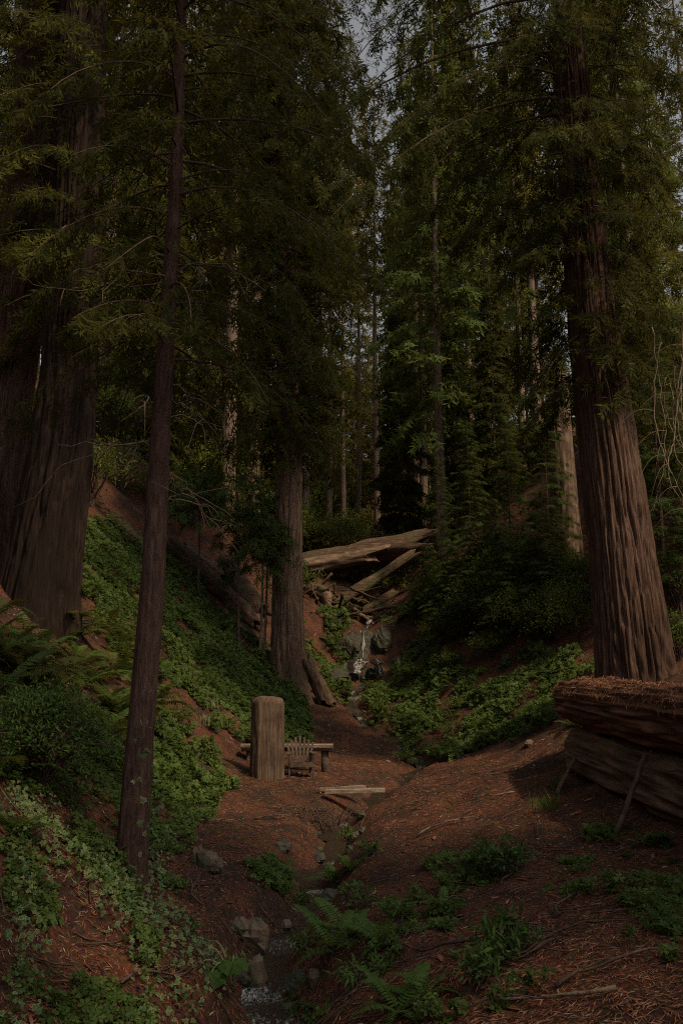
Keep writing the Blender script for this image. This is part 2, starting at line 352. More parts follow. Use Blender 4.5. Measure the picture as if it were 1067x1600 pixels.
def crown(seed, axisf, z0, z1, Lf, nbr, spray, dens, rise=.18, droop=.55, spread=.28, templ=SPR, wood=True, azf=None, start=.06, hang=.45, roll=.8):
    """boughs round a trunk with flat drooping sprays; returns foliage and wood builders"""
    rng = np.random.default_rng(seed); fol, wd = MB(), MB(); s8 = np.linspace(0, 1, 9)
    for b in range(nbr):
        t = (b + rng.uniform(0, 1)) / nbr; z = z0 + (z1 - z0) * t
        az = b * 2.399963 + rng.normal(0, .35) if azf is None else azf(rng)
        L = Lf(t, az) * rng.uniform(.62, 1.15)
        if L < .15: continue
        h = np.array([math.cos(az), math.sin(az), 0]); sd = np.array([-h[1], h[0], 0])
        ri, dr = rise + rng.normal(0, .1), droop * rng.uniform(.6, 1.4)
        wob = rng.normal(0, .1)
        pts = axisf(z) + L * (s8[:, None] * h + (ri * s8 - dr * s8 ** 2)[:, None] * np.array([0, 0, 1]) + (wob * s8 * np.sin(s8 * 3))[:, None] * sd)
        if wood: V, F = tube(pts, np.linspace(.006 * L + .005, .003, 9), 5, False); wd.add(V, F)
        n = max(3, int(L * dens * 2.3)); s = start + (1 - start) * rng.uniform(0, 1, n) ** .8
        pos = np.stack([np.interp(s, s8, pts[:, k]) for k in range(3)], -1)
        tan = norm(h + (ri - 2 * dr * s)[:, None] * np.array([0, 0, 1]))
        side = rng.choice([-1., 1.], n); off = side * rng.uniform(0, 1, n) ** 1.3 * spread * L * np.clip(1.15 - s, .1, 1)
        pos = pos + off[:, None] * sd + np.abs(off)[:, None] * (.35 * tan + [0, 0, -.25])
        X = tan * rng.uniform(.5, 1.1, n)[:, None] + (side * rng.uniform(.25, 1.1, n))[:, None] * sd + np.stack([rng.normal(0, .15, n), rng.normal(0, .15, n), -rng.uniform(0, 2 * hang, n)], -1)
        tb = rng.uniform(.2, .65)
        add_sprays(fol, rng, pos, X, spray * rng.uniform(.55, 1.2, n), templ, np.clip(tb + rng.normal(0, .18, n), 0, 1), roll)
    return fol, wd

def trunk(path, r0, r1, nseg=48, nz=120, ridges=15, amp=.12, seed=0, flare=.0, flare_h=1.2, stretch=.55, power=1., lobes=0, lobe_amp=0., dip=0.):
    """furrowed trunk; path is a list of points bottom to top"""
    path = np.asarray(path, float); t = np.linspace(0, 1, len(path)); tt = np.linspace(0, 1, nz) ** 1.15
    C = np.stack([np.interp(tt, t, path[:, k]) for k in range(3)], -1)
    H = C[:, 2] - C[0, 2]; R = r0 + (r1 - r0) * tt ** power + flare * r0 * np.exp(-np.maximum(H - dip, -.4 * flare_h) / flare_h)
    th = np.arange(nseg) / nseg; zz = H[:, None]
    tw = th[None] * ridges + .5 * (vn(zz * .2, 0 * zz, seed + 5) - .5) + 1.1 * (vn(th[None] * 7, zz * .5, seed + 6, 7) - .5)
    a = np.abs(2 * vn(tw, zz * stretch * .45 + 0 * th[None], seed, ridges) - 1)
    b = np.abs(2 * vn(th[None] * ridges * 2 + .5, zz * stretch * 1.6, seed + 1, ridges * 2) - 1)
    f = np.clip(a * 3.2, 0, 1) * .72 + np.clip(b * 2.6, 0, 1) * .28 - .85
    big = vn(th[None] * 5, zz * .12, seed + 7, 5) - .5
    rr = R[:, None] * (1 + amp * f + amp * .8 * big + .03 * (vn(th[None] * ridges * 4, zz * 4, seed + 9, ridges * 4) - .5))
    if lobes: rr = rr * (1 + lobe_amp * np.cos(2 * np.pi * th[None] * lobes + seed) * np.exp(-H[:, None] / (flare_h * 1.6)))
    A = th * 2 * np.pi
    V = C[:, None] + np.stack([rr * np.cos(A)[None], rr * np.sin(A)[None], 0 * rr], -1)
    i = np.arange(nz - 1)[:, None] * nseg; j = np.arange(nseg)[None]; k = (j + 1) % nseg
    F = np.stack([i + j, i + k, i + nseg + k, i + nseg + j], -1).reshape(-1, 4)
    V = np.vstack([V.reshape(-1, 3), C[-1]]); jj = np.arange(nseg)
    cap = np.stack([jj + (nz - 1) * nseg, (jj + 1) % nseg + (nz - 1) * nseg, np.full(nseg, nz * nseg)], -1)
    return MB().add(V, [F, cap])
def path_axis(path):
    path = np.asarray(path, float)
    return lambda z: np.array([np.interp(z, path[:, 2], path[:, 0]), np.interp(z, path[:, 2], path[:, 1]), z])
def finish_tree(t, base, tk, tmat, fol, fmat, wd=None, wmat=None):
    """children are built in world coordinates; shift them to the empty"""
    sh = -np.asarray(base, float)
    for name, mb, mat, sm in (('trunk', tk, tmat, True), ('crown', fol, fmat, False), ('bough', wd, wmat, True)):
        if mb is not None and mb.n:
            mb.V = [v + sh for v in mb.V]; o = mb.build(name, mat, t, sm)
            if name == 'bough': o['kind'] = 'stuff'
    return t

# ------------------------------------------------------------------ the standing trees that frame the picture
# slender redwood on the left
b0 = hit(203, 1372); Ys = b0[1]
pth = np.array([b0 - [0, 0, .3], P(216, 1200, Ys), P(240, 900, Ys), P(250, 700, Ys), P(262, 500, Ys), P(275, 300, Ys), P(285, 0, Ys), P(287, 0, Ys) + [.1, 0, 3], P(287, 0, Ys) + [.15, 0, 8]])
t = thing('slender_redwood', 'slender young redwood with thin brown trunk, ivy at its foot', 'tree', b0)
tk = trunk(pth, .148, .025, 40, 220, 19, .09, 3, .25, .4, 2.0, 1.0)
ax = path_axis(pth)
fol, wd = crown(21, ax, 5.5, 17, lambda q, a: (1.75 if q < .45 else 1.75 * (1.45 - q)) * (1.15 if math.cos(a) > 0 else .95), 140, .25, 16.5, .1, .6, .36, roll=.9, hang=.6)
finish_tree(t, b0, tk, M_THIN, fol, M_NEED, wd, M_TWIG)
rng = np.random.default_rng(8)
for k in range(20):                                     # bare dead twigs low on the trunk
    z = rng.uniform(3.9, 6.9); az = rng.uniform(0, 6.28); L = rng.uniform(.5, 1.25); n = 12; s = np.linspace(0, 1, n)
    h = np.array([math.cos(az), math.sin(az), 0]); q = np.array([-h[1], h[0], 0]); c = ax(z)
    bend = rng.normal(0, .35); ripple = np.cumsum(rng.normal(0, .035, (n, 3)), 0)
    pts = c + L * (s[:, None] * h + (bend * s ** 2)[:, None] * q + (rng.uniform(-.1, .35) * s - rng.uniform(.2, 1.) * s ** 2)[:, None] * np.array([0, 0, 1]) + ripple)
    mb = MB(); V, F = tube(pts, np.linspace(.010, .003, n), 5); mb.add(V, F)
    for f in range(3):
        i0 = rng.integers(3, n - 2); d = norm(pts[i0 + 1] - pts[i0] + rng.normal(0, .05, 3)) ; l2 = rng.uniform(.15, .45)
        pp = pts[i0] + np.linspace(0, 1, 5)[:, None] * d * l2 + (np.linspace(0, 1, 5) ** 2)[:, None] * np.array([0, 0, -rng.uniform(0, .2)])
        V, F = tube(pp, np.linspace(.006, .002, 5), 4); mb.add(V, F)
    mb.V = [v - b0 for v in mb.V]; mb.build('dead_branch', M_DEAD, t, True)

# the big left pair
bL = hit(52, 940); YL = bL[1]
pth = np.array([bL - [0, 0, 2.6], P(58, 940, YL), P(94, 720, YL), P(108, 600, YL), P(120, 400, YL), P(133, 0, YL), P(134, 0, YL) + [.1, 0, 12]])
t = thing('giant_redwood', 'massive dark redwood with flared base on the ferny bank', 'tree', bL)
tk = trunk(pth, .68, .42, 150, 260, 34, .22, 31, .16, 1.5, .8, 1., 4, .12, 2.6)
fol, wd = crown(33, path_axis(pth), 9.6, 27, lambda q, a: (3.4 - 1.2 * q if math.sin(a) < .4 else 2.2), 110, .44, 10, .08, .55, .34, start=.15)
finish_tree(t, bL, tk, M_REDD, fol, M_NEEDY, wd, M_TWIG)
Y2 = YL + 1.6
bL2 = P(-22, 905, Y2); bL2[2] = ground(bL2[0], Y2)
pth = np.array([bL2 - [0, 0, .8], P(-20, 800, Y2), P(9, 600, Y2), P(33, 450, Y2), P(56, 200, Y2), P(72, 0, Y2), P(78, 0, Y2) + [.1, 0, 12]])
t = thing('giant_redwood', 'massive redwood leaning close behind its flared dark twin', 'tree', bL2)
tk = trunk(pth, .72, .45, 130, 240, 32, .2, 47, .3, 1.4, .8)
fol, wd = crown(37, path_axis(pth), 11, 28, lambda q, a: 3.2 - 1.4 * q, 60, .46, 9, .1, .5)
finish_tree(t, bL2, tk, M_RED, fol, M_NEED, wd, M_TWIG)

# redwood in the middle, behind the bench
bM = hit(450, 1066); Ym = bM[1]
pth = np.array([bM - [0, 0, .8], P(449, 930, Ym), P(453, 680, Ym), P(448, 300, Ym), P(446, 0, Ym), P(446, 0, Ym) + [0, 0, 14]])
t = thing('redwood_tree', 'straight redwood rising behind the log bench, leaning root at foot', 'tree', bM)
tk = trunk(pth, .56, .32, 96, 260, 22, .18, 53, .6, .9, .8, 1., 4, .1)
fol, wd = crown(55, path_axis(pth), 11.0, 40, lambda q, a: (2.15 + 1.4 * min(q, .3)) * (1 if q < .5 else 1.6 - 1.2 * q), 230, .6, 6.5, .05, .5, .36)
finish_tree(t, bM, tk, M_REDM, fol, M_NEED, wd, M_TWIG)
for nm in ('crown', 'bough'):                          # a second whorl of boughs between the first
    o = [c for c in t.children if c.name.startswith(nm)][0].copy(); COL.objects.link(o); o.parent = t; o.rotation_euler[2] = 2.2; o.location = (0, 0, -.7)

# tall redwood on the right, behind the big log
bR = hit(990, 1090); Yr = bR[1]
pth = np.array([bR - [0, 0, .8], P(995, 1060, Yr), P(975, 900, Yr), P(950, 700, Yr), P(925, 500, Yr), P(905, 300, Yr), P(890, 100, Yr), P(884, 0, Yr), P(884, 0, Yr) + [-.5, 0, 12]])
t = thing('tall_redwood', 'tall redwood with deeply furrowed bark behind the mossy log', 'tree', bR)
tk = trunk(pth, .93, .34, 200, 300, 40, .22, 61, .22, .9, .7, .8, 3, .05)
def Lr(q, a):
    c = math.cos(a); up = min(1, max(0, (q - .26) / .12))
    return (2.7 + .5 * up + (.6 + 3.4 * up) * max(0, -c)) * (.6 + .4 * min(1, q * 4)) * (1 if q < .5 else 1.5 - q)
fol, wd = crown(63, path_axis(pth), 9.4, 30, Lr, 175, .46, 12, .05, .62, .36, start=.08, hang=.6)
finish_tree(t, bR, tk, M_RED, fol, M_NEED, wd, M_TWIG)

# ------------------------------------------------------------------ forest behind: shared crowns and trunks
def far_tree_meshes(seed, H, cz0, R, spray, nbr, dens, tr, mat, templ=SPRB, rise=.1, droop=.45, tmat=M_FAR, hang=.35, roll=.5):
    p = [[0, 0, -1.2], [.1, 0, H * .4], [0, .1, H]]
    fol, wd = crown(seed, path_axis(p), cz0, H, lambda q, a: R * (1 - .82 * q ** 1.4) * (.75 + .25 * min(1, q * 5)), nbr, spray, dens, rise, droop, .36, templ, hang=hang, roll=roll)
    return trunk(p, tr, tr * .08, 14, 26, 7, .14, seed, .3, 1.), fol, wd, mat, tmat
FARM = {}
for key, a in {
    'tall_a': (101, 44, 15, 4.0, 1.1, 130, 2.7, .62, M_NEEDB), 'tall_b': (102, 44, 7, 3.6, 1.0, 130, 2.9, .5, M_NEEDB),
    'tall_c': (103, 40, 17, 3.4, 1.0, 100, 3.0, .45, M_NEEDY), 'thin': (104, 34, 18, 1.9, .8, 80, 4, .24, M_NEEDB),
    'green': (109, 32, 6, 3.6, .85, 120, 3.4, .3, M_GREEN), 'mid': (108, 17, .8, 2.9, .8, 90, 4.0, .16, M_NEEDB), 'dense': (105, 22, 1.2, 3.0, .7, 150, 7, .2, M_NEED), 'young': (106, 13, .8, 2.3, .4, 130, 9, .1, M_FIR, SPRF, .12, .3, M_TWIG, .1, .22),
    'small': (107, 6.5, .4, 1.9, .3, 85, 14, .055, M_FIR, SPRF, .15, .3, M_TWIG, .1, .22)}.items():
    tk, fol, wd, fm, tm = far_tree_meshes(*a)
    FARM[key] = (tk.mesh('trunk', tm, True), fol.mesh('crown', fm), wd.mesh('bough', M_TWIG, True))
def far_tree(key, name, px, Y, label, group, s=1., rz=None, dz=0, X=None, lean=(0, 0)):
    x = (px - 533.5) / FPX * Y / cT if X is None else X
    t = thing(name, label, 'tree', (x, Y, ground(x, Y) + dz), rng.uniform(0, 6.28) if rz is None else rz, group, s)
    t.rotation_euler[0], t.rotation_euler[1] = lean
    for nm, me in zip(('trunk', 'crown', 'bough'), FARM[key]):
        o = link(nm, me, t)
        if nm == 'bough': o['kind'] = 'stuff'
    return t
rng = np.random.default_rng(77)
G = 'tall trees filling the hillside behind the gully'
LB = 'tall sun tinted conifer standing on the hillside far behind the fallen logs'
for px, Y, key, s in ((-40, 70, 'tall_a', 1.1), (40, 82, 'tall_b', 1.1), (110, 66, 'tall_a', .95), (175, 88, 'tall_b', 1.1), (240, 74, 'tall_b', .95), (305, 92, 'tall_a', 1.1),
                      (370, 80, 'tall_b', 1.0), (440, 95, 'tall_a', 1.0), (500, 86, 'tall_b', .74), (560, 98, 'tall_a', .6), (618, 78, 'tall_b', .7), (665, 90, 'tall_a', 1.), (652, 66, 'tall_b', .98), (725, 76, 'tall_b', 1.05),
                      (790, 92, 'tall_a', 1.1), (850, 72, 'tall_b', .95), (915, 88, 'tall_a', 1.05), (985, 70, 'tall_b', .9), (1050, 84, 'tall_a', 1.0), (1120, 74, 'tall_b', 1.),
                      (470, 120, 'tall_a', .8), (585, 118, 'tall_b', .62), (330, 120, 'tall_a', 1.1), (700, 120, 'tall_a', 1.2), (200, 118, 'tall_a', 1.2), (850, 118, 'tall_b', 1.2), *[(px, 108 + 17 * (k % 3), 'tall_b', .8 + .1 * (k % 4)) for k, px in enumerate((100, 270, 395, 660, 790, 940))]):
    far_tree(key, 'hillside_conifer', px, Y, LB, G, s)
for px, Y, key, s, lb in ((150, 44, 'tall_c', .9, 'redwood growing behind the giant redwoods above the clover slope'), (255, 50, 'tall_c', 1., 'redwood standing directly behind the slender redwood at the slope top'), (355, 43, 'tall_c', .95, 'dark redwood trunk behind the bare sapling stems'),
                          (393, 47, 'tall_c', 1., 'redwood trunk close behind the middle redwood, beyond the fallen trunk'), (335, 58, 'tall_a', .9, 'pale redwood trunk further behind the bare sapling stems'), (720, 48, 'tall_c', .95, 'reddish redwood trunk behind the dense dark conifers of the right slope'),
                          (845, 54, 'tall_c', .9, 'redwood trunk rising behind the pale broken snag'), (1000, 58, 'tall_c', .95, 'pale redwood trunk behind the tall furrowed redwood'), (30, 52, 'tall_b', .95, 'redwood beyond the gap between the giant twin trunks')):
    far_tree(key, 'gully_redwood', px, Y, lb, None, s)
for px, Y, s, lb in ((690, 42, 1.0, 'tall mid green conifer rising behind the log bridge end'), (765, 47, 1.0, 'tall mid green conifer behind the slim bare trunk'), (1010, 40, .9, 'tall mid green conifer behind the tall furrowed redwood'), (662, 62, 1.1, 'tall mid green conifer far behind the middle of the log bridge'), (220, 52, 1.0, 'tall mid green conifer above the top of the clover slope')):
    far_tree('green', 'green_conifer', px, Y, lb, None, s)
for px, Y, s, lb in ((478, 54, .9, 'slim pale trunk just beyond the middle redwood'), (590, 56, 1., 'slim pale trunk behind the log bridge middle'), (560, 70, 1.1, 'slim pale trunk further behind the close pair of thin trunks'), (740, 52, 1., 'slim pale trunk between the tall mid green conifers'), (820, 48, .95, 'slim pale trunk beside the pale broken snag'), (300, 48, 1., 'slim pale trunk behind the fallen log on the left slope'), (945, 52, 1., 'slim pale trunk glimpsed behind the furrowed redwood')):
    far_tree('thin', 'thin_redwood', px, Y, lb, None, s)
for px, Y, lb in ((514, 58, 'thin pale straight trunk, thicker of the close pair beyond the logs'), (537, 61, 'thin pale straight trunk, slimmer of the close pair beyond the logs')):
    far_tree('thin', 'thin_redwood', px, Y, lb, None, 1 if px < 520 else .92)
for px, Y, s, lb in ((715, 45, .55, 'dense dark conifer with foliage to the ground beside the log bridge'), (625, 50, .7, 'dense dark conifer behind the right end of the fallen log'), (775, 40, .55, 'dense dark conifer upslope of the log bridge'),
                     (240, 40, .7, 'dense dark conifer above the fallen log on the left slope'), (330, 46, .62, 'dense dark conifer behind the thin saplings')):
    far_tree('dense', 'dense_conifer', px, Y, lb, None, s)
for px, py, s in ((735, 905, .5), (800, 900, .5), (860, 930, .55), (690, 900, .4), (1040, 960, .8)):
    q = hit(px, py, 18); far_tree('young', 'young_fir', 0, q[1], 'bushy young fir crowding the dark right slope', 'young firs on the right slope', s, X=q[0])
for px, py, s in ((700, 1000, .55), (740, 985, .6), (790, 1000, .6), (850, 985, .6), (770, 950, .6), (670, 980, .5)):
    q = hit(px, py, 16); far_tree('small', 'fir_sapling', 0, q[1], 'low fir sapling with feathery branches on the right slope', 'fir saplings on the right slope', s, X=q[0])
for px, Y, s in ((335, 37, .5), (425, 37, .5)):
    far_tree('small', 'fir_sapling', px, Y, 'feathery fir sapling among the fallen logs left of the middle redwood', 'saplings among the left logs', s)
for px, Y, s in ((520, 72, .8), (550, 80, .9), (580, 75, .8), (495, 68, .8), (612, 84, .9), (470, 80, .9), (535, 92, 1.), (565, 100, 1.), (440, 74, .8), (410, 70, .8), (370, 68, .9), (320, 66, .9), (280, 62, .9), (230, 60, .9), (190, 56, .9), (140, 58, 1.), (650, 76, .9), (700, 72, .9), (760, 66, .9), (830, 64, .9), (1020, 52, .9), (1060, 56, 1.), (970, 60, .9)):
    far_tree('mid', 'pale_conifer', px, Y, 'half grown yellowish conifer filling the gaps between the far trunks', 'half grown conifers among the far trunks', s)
# more forest out of view, added to shade the foreground and spare the clearing
for X, Y, key, s in ((9.5, 1.5, 'tall_b', .6), (13, -4, 'tall_b', .7), (6.5, -3, 'tall_c', .6), (16, -20, 'tall_a', .8), (27, -13, 'tall_a', .9), (-9, -9, 'tall_c', .8), (-12, 6, 'tall_c', .8)):
    far_tree(key, 'shade_redwood', 0, Y, 'unseen redwood added to shade the foreground', 'unseen redwoods added for shade', s, X=X)

# ------------------------------------------------------------------ fallen logs
def log_mesh(A, B, r0, r1, seed, nseg=40, nz=80, rough=.12, streak=7, prof=None, sag=0., broken=(.25, .25), glen=.8, fine=.05, slen=1.):
    A, B = np.asarray(A, float), np.asarray(B, float); L = np.linalg.norm(B - A); d = (B - A) / L
    q = norm(np.cross(d, [0, 0, 1.])); w = np.cross(q, d)
    s = np.linspace(0, 1, nz); th = np.arange(nseg) / nseg; S, TH = s[:, None] * L, th[None]
    R = (r0 + (r1 - r0) * s)[:, None]
    f = np.abs(2 * vn(TH * streak * 2, S * .5 * slen, seed, streak * 2) - 1); g = vn(TH * 5, S * glen, seed + 3, 5) - .5
    rr = R * (1 + rough * (np.clip(f * 2, 0, 1) - .8) + rough * 1.4 * g + fine * (vn(TH * 30, S * 1.2 * slen, seed + 4, 30) - .5) + fine * (vn(TH * 56, S * 2.5 * slen, seed + 6, 56) - .5))
    if prof is not None: rr = rr * prof(TH, s[:, None])
    along = S + np.where(s[:, None] < .03, -1, 0) * 0
    e0 = (vn(TH * 9, 0 * TH, seed + 8, 9) - .5) * broken[0] * 2; e1 = (vn(TH * 9, 0 * TH + 5, seed + 9, 9) - .5) * broken[1] * 2
    along = S + e0 * (1 - s[:, None]) ** 14 + e1 * s[:, None] ** 14
    an = TH * 2 * np.pi
    V = A + along[..., None] * d + (rr * np.cos(an))[..., None] * q + (rr * np.sin(an))[..., None] * w
    V[..., 2] -= sag * np.sin(np.pi * s)[:, None]
    i = np.arange(nz - 1)[:, None] * nseg; j = np.arange(nseg)[None]; k = (j + 1) % nseg
    F = np.stack([i + j, i + k, i + nseg + k, i + nseg + j], -1).reshape(-1, 4)
    V = V.reshape(-1, 3); Fs = [F]; jj = np.arange(nseg); kk = (jj + 1) % nseg
    for e, row in ((0, 0), (1, nz - 1)):                    # ragged hollow ends
        ring = V[row * nseg:(row + 1) * nseg]; c = ring.mean(0); inner = c + (ring - c) * .72 + d * (.12 if e == 0 else -.12) * min(1, r0 * 2)
        n0 = len(V); V = np.vstack([V, inner, c + d * (.3 if e == 0 else -.3) * min(1, r0)])
        a, b = jj + row * nseg, kk + row * nseg
        Fs.append(np.stack([b, a, n0 + jj, n0 + kk], -1) if e == 0 else np.stack([a, b, n0 + kk, n0 + jj], -1))
        Fs.append(np.stack([n0 + kk, n0 + jj, np.full(nseg, n0 + nseg)], -1) if e == 0 else np.stack([n0 + jj, n0 + kk, np.full(nseg, n0 + nseg)], -1))
    return MB().add(V, Fs)

KITE = (np.array(kite((-.5, 0, 0), (1, 0, 0), 1., .11, .02)), [np.array([[0, 1, 2, 3]])])
def litter_on(pos, nrm, rng, lo, hi, tint):
    n = len(pos); d = rng.normal(0, 1, (n, 3)); d -= (d * nrm).sum(1, keepdims=True) * nrm
    up = norm(nrm + rng.normal(0, .25, (n, 3)))
    return place(*KITE, pos, d, up, rng.uniform(lo, hi, n)), np.repeat(tint, 4)

# two huge logs stacked on the right
def barky(TH, s):
    an = TH * 2 * np.pi
    return 1 + .018 * np.sign(np.sin(an * 9 + 2 * np.sin(s * 3))) * (vn(TH * 12, s * 3, 5, 12) > .45) - .42 * np.clip((s - .93) / .07, 0, 1) ** 2
def stacked_log(label, A, B, r0, r1, seed, litter, mat):
    A, B = np.array(A), np.array(B); mid = (A + B) / 2; base = np.array([mid[0], mid[1], mid[2] - (r0 + r1) / 2])
    t = thing('giant_fallen_log', label, 'log', base); ns, nz = 110, 200
    lm = log_mesh(A, B, r0, r1, seed, ns, nz, .13, 22, barky, 0, (.2, .2), .3, .14, .75); LV = lm.V[0].copy(); lm.V = [v - base for v in lm.V]; lm.build('body', mat, t, True)
    rng = np.random.default_rng(seed); top = LV[:ns * nz].reshape(nz, ns, 3); N = 36000; ii = rng.integers(1, nz - 1, N); jj = rng.integers(0, ns, N)
    p = top[ii, jj]; nr = norm(p - (A + (B - A) * (ii / (nz - 1))[:, None])); keep = nr[:, 2] > litter + .45 * rng.uniform(0, 1, N)
    p = p + np.stack([rng.normal(0, .02, N), rng.normal(0, .03, N), 0 * ii], -1)
    (V, F), tn = litter_on(p[keep] + nr[keep] * .012, norm(nr[keep] + rng.normal(0, .3, (keep.sum(), 3))), rng, .03, .12, rng.uniform(.2, .97, keep.sum()))
    o = MB().add(V - base, F, tn).build('needle_litter', M_LIT, t); o['kind'] = 'stuff'; return t
stacked_log('long rounded bark log covered in needles, lying on top of another', (3.70, 5.4, 1.68), (3.76, 15.3, 2.02), .36, .37, 201, .12, M_LOG)
stacked_log('thick rotting lower log with bare sides carrying the needle covered log', (3.97, 5.2, .78), (3.80, 14.7, 1.25), .56, .42, 207, .75, M_LOGB)
for k, (py0, py1, px0, px1, Yl) in enumerate(((1185, 1234, 897, 868, 13.0), (1178, 1295, 1008, 960, 10.2))):
    a, b = P(px0, py0, Yl), P(px1, py1, Yl - .35); b[2] = ground(b[0], b[1]) + .0
    n = 8; s = np.linspace(0, 1, n); pts = a + (b - a) * s[:, None] + rng.normal(0, .005, (n, 3))
    V, F = tube(pts, np.linspace(.028, .034, n), 7); o = MB().add(V, F).build('broken_stick', M_POST if k == 0 else M_TWIG, None, True)
    tag(o, ('short reddish broken stick leaning at the end of the huge log', 'long dark bark strip leaning against the side of the huge log')[k], 'stick')

# log bridge over the gully, the leaning log under it, root wad and smaller logs
def simple_log(name, label, A, B, r0, r1, seed, mat=M_LOGX, **kw):
    o = log_mesh(A, B, r0, r1, seed, 28, 60, **kw).build(name, mat, None, True); return tag(o, label, 'log')
simple_log('log_bridge', 'thick fallen log spanning the gully above the small waterfall', P(330, 912, 41.5), P(668, 846, 40.5), .66, .56, 301, rough=.2, broken=(.4, .9))
simple_log('split_log', 'pale split log lying along the front of the thick log bridge', P(425, 895, 40.2), P(585, 866, 39.8), .42, .34, 303, M_PALEX, rough=.28, broken=(.4, .9))
simple_log('leaning_log', 'slanted fallen log propped beneath the log bridge', P(522, 948, 39), P(650, 862, 40.1), .32, .22, 305, rough=.2)
simple_log('bark_slab', 'reddish broken log piece on the right bank above the waterfall', P(570, 962, 39.5), P(618, 925, 40.5), .34, .22, 307, rough=.3)
simple_log('thin_log', 'thin pale dead branch lying above the waterfall pool', P(545, 945, 38.6), P(580, 972, 37.6), .08, .06, 309, M_PALE)
simple_log('rotten_log', 'low reddish log lying across the creek behind the waterfall', P(524, 955, 38.8), P(580, 975, 38.3), .3, .25, 311, rough=.25)
for px, py, Y, nm in ((498, 925, 39.2, 'root_wad'),):
    c = P(px, py, Y); t = thing(nm, 'upturned root wad hanging under the end of the log bridge', 'roots', c)
    rng = np.random.default_rng(17)
    mb = log_mesh((-1.0, 0, .3), (.35, -.2, -.1), .5, .32, 313, 24, 30, .3); mb.build('root_ball', M_LOGX, t, True)
    for k, (dx, dz) in enumerate(((.45, -2.1), (-.45, -1.7), (.15, -1.2))):
        s = np.linspace(0, 1, 9); pts = np.stack([.3 + dx * s ** .6 * .6 + .05 * np.sin(7 * s), -.2 - .3 * s, -.1 + dz * s], -1) + rng.normal(0, .03, (9, 3))
        V, F = tube(pts, np.linspace(.26, .06, 9) * (1, .7, .5)[k], 8); MB().add(V, F).build('root', M_PALE if k == 0 else M_LOGX, t, True)
a, b = hit(262, 868, 20), hit(402, 985, 20)
simple_log('mossy_log', 'reddish fallen log lying down the left slope behind the saplings', a + [0, 0, .35], b + [0, 0, .2], .46, .36, 315, rough=.18)
simple_log('slanting_log', 'dark fallen trunk slanting down towards the middle redwood', P(352, 880, b[1] + 2), hit(405, 975, 20) + [0, 0, .3], .42, .55, 317, rough=.16)
simple_log('broken_log', 'dark broken log end sticking out above the left fallen log', P(285, 862, a[1] + 2), P(345, 905, a[1] + 2), .55, .4, 319, rough=.25)
a, b = hit(180, 822, 20), hit(240, 885, 20)
simple_log('bare_log', 'greyish fallen log at the top of the clover slope', a + [0, 0, .2], b + [0, 0, .15], .3, .26, 321)
a, b = hit(345, 958, 20), hit(395, 1005, 20)
simple_log('weathered_log', 'small pale log half sunk in leaves below the left fallen log', a + [0, 0, .1], b + [0, 0, .1], .16, .13, 323, M_PALE)
# split root slab at the foot of the middle redwood
a = hit(512, 1102, 15); b = P(478, 1030, a[1])
simple_log('root_slab', 'orange brown root slab sloping from the middle redwood to the path', a + [0, 0, .05], b, .26, .2, 325, M_POST, rough=.3)

t = thing('debris_pile', 'jumble of broken branches piled under the log bridge', 'branches', P(520, 950, 38.5)); base = np.array(t.location); rng = np.random.default_rng(71)
for k in range(46):
    p0 = P(rng.uniform(470, 600), rng.uniform(905, 985), rng.uniform(37.8, 40.5)); p0[2] = max(p0[2] - .3, ground(p0[0], p0[1]) + .1); a = rng.uniform(0, 3.14); L = rng.uniform(.7, 2.6); u = np.linspace(-.5, .5, 6); sl = rng.normal(0, .5)
    pts = p0 + np.stack([u * L * math.cos(a), u * L * math.sin(a) * .4, u * L * sl], -1) + rng.normal(0, .03, (6, 3)); r = rng.uniform(.025, .09)
    V, F = tube(pts - base, np.linspace(r, r * .5, 6), 6); MB().add(V, F).build('branch', M_PALE if k % 5 == 0 else M_LOGX, t, True)
for k, (p, q, r, lb) in enumerate((((300, 880), (440, 925), .3, 'long dark log reaching from the left slope to behind the middle redwood'), ((318, 905), (425, 960), .2, 'slim log lying parallel below the long dark log'), ((430, 905), (470, 985), .22, 'short log standing steeply behind the middle redwood'))):
    simple_log('jam_log', lb, P(*p, 37.5), P(*q, 37.), r, r * .8, 330 + k, rough=.2)

# tall broken snag on the right slope
s0 = P(880, 735, 30); s0[2] = ground(s0[0], 30) 
t = thing('broken_snag', 'tall pale broken snag standing behind the furrowed right redwood', 'stump', s0)
ptop = P(868, 588, 30)
tk = trunk(np.array([s0 - [0, 0, .5], .5 * (s0 + ptop), ptop]), .46, .38, 56, 70, 13, .2, 401, .2)
V = tk.V[0]; up = V[:, 2] > ptop[2] - .02; V[up, 2] += 1.6 * (vn(V[up, 0] * 4, V[up, 1] * 4, 3) - .5); tk.V[0] = V - s0
tk.build('trunk', M_PALE, t, True)

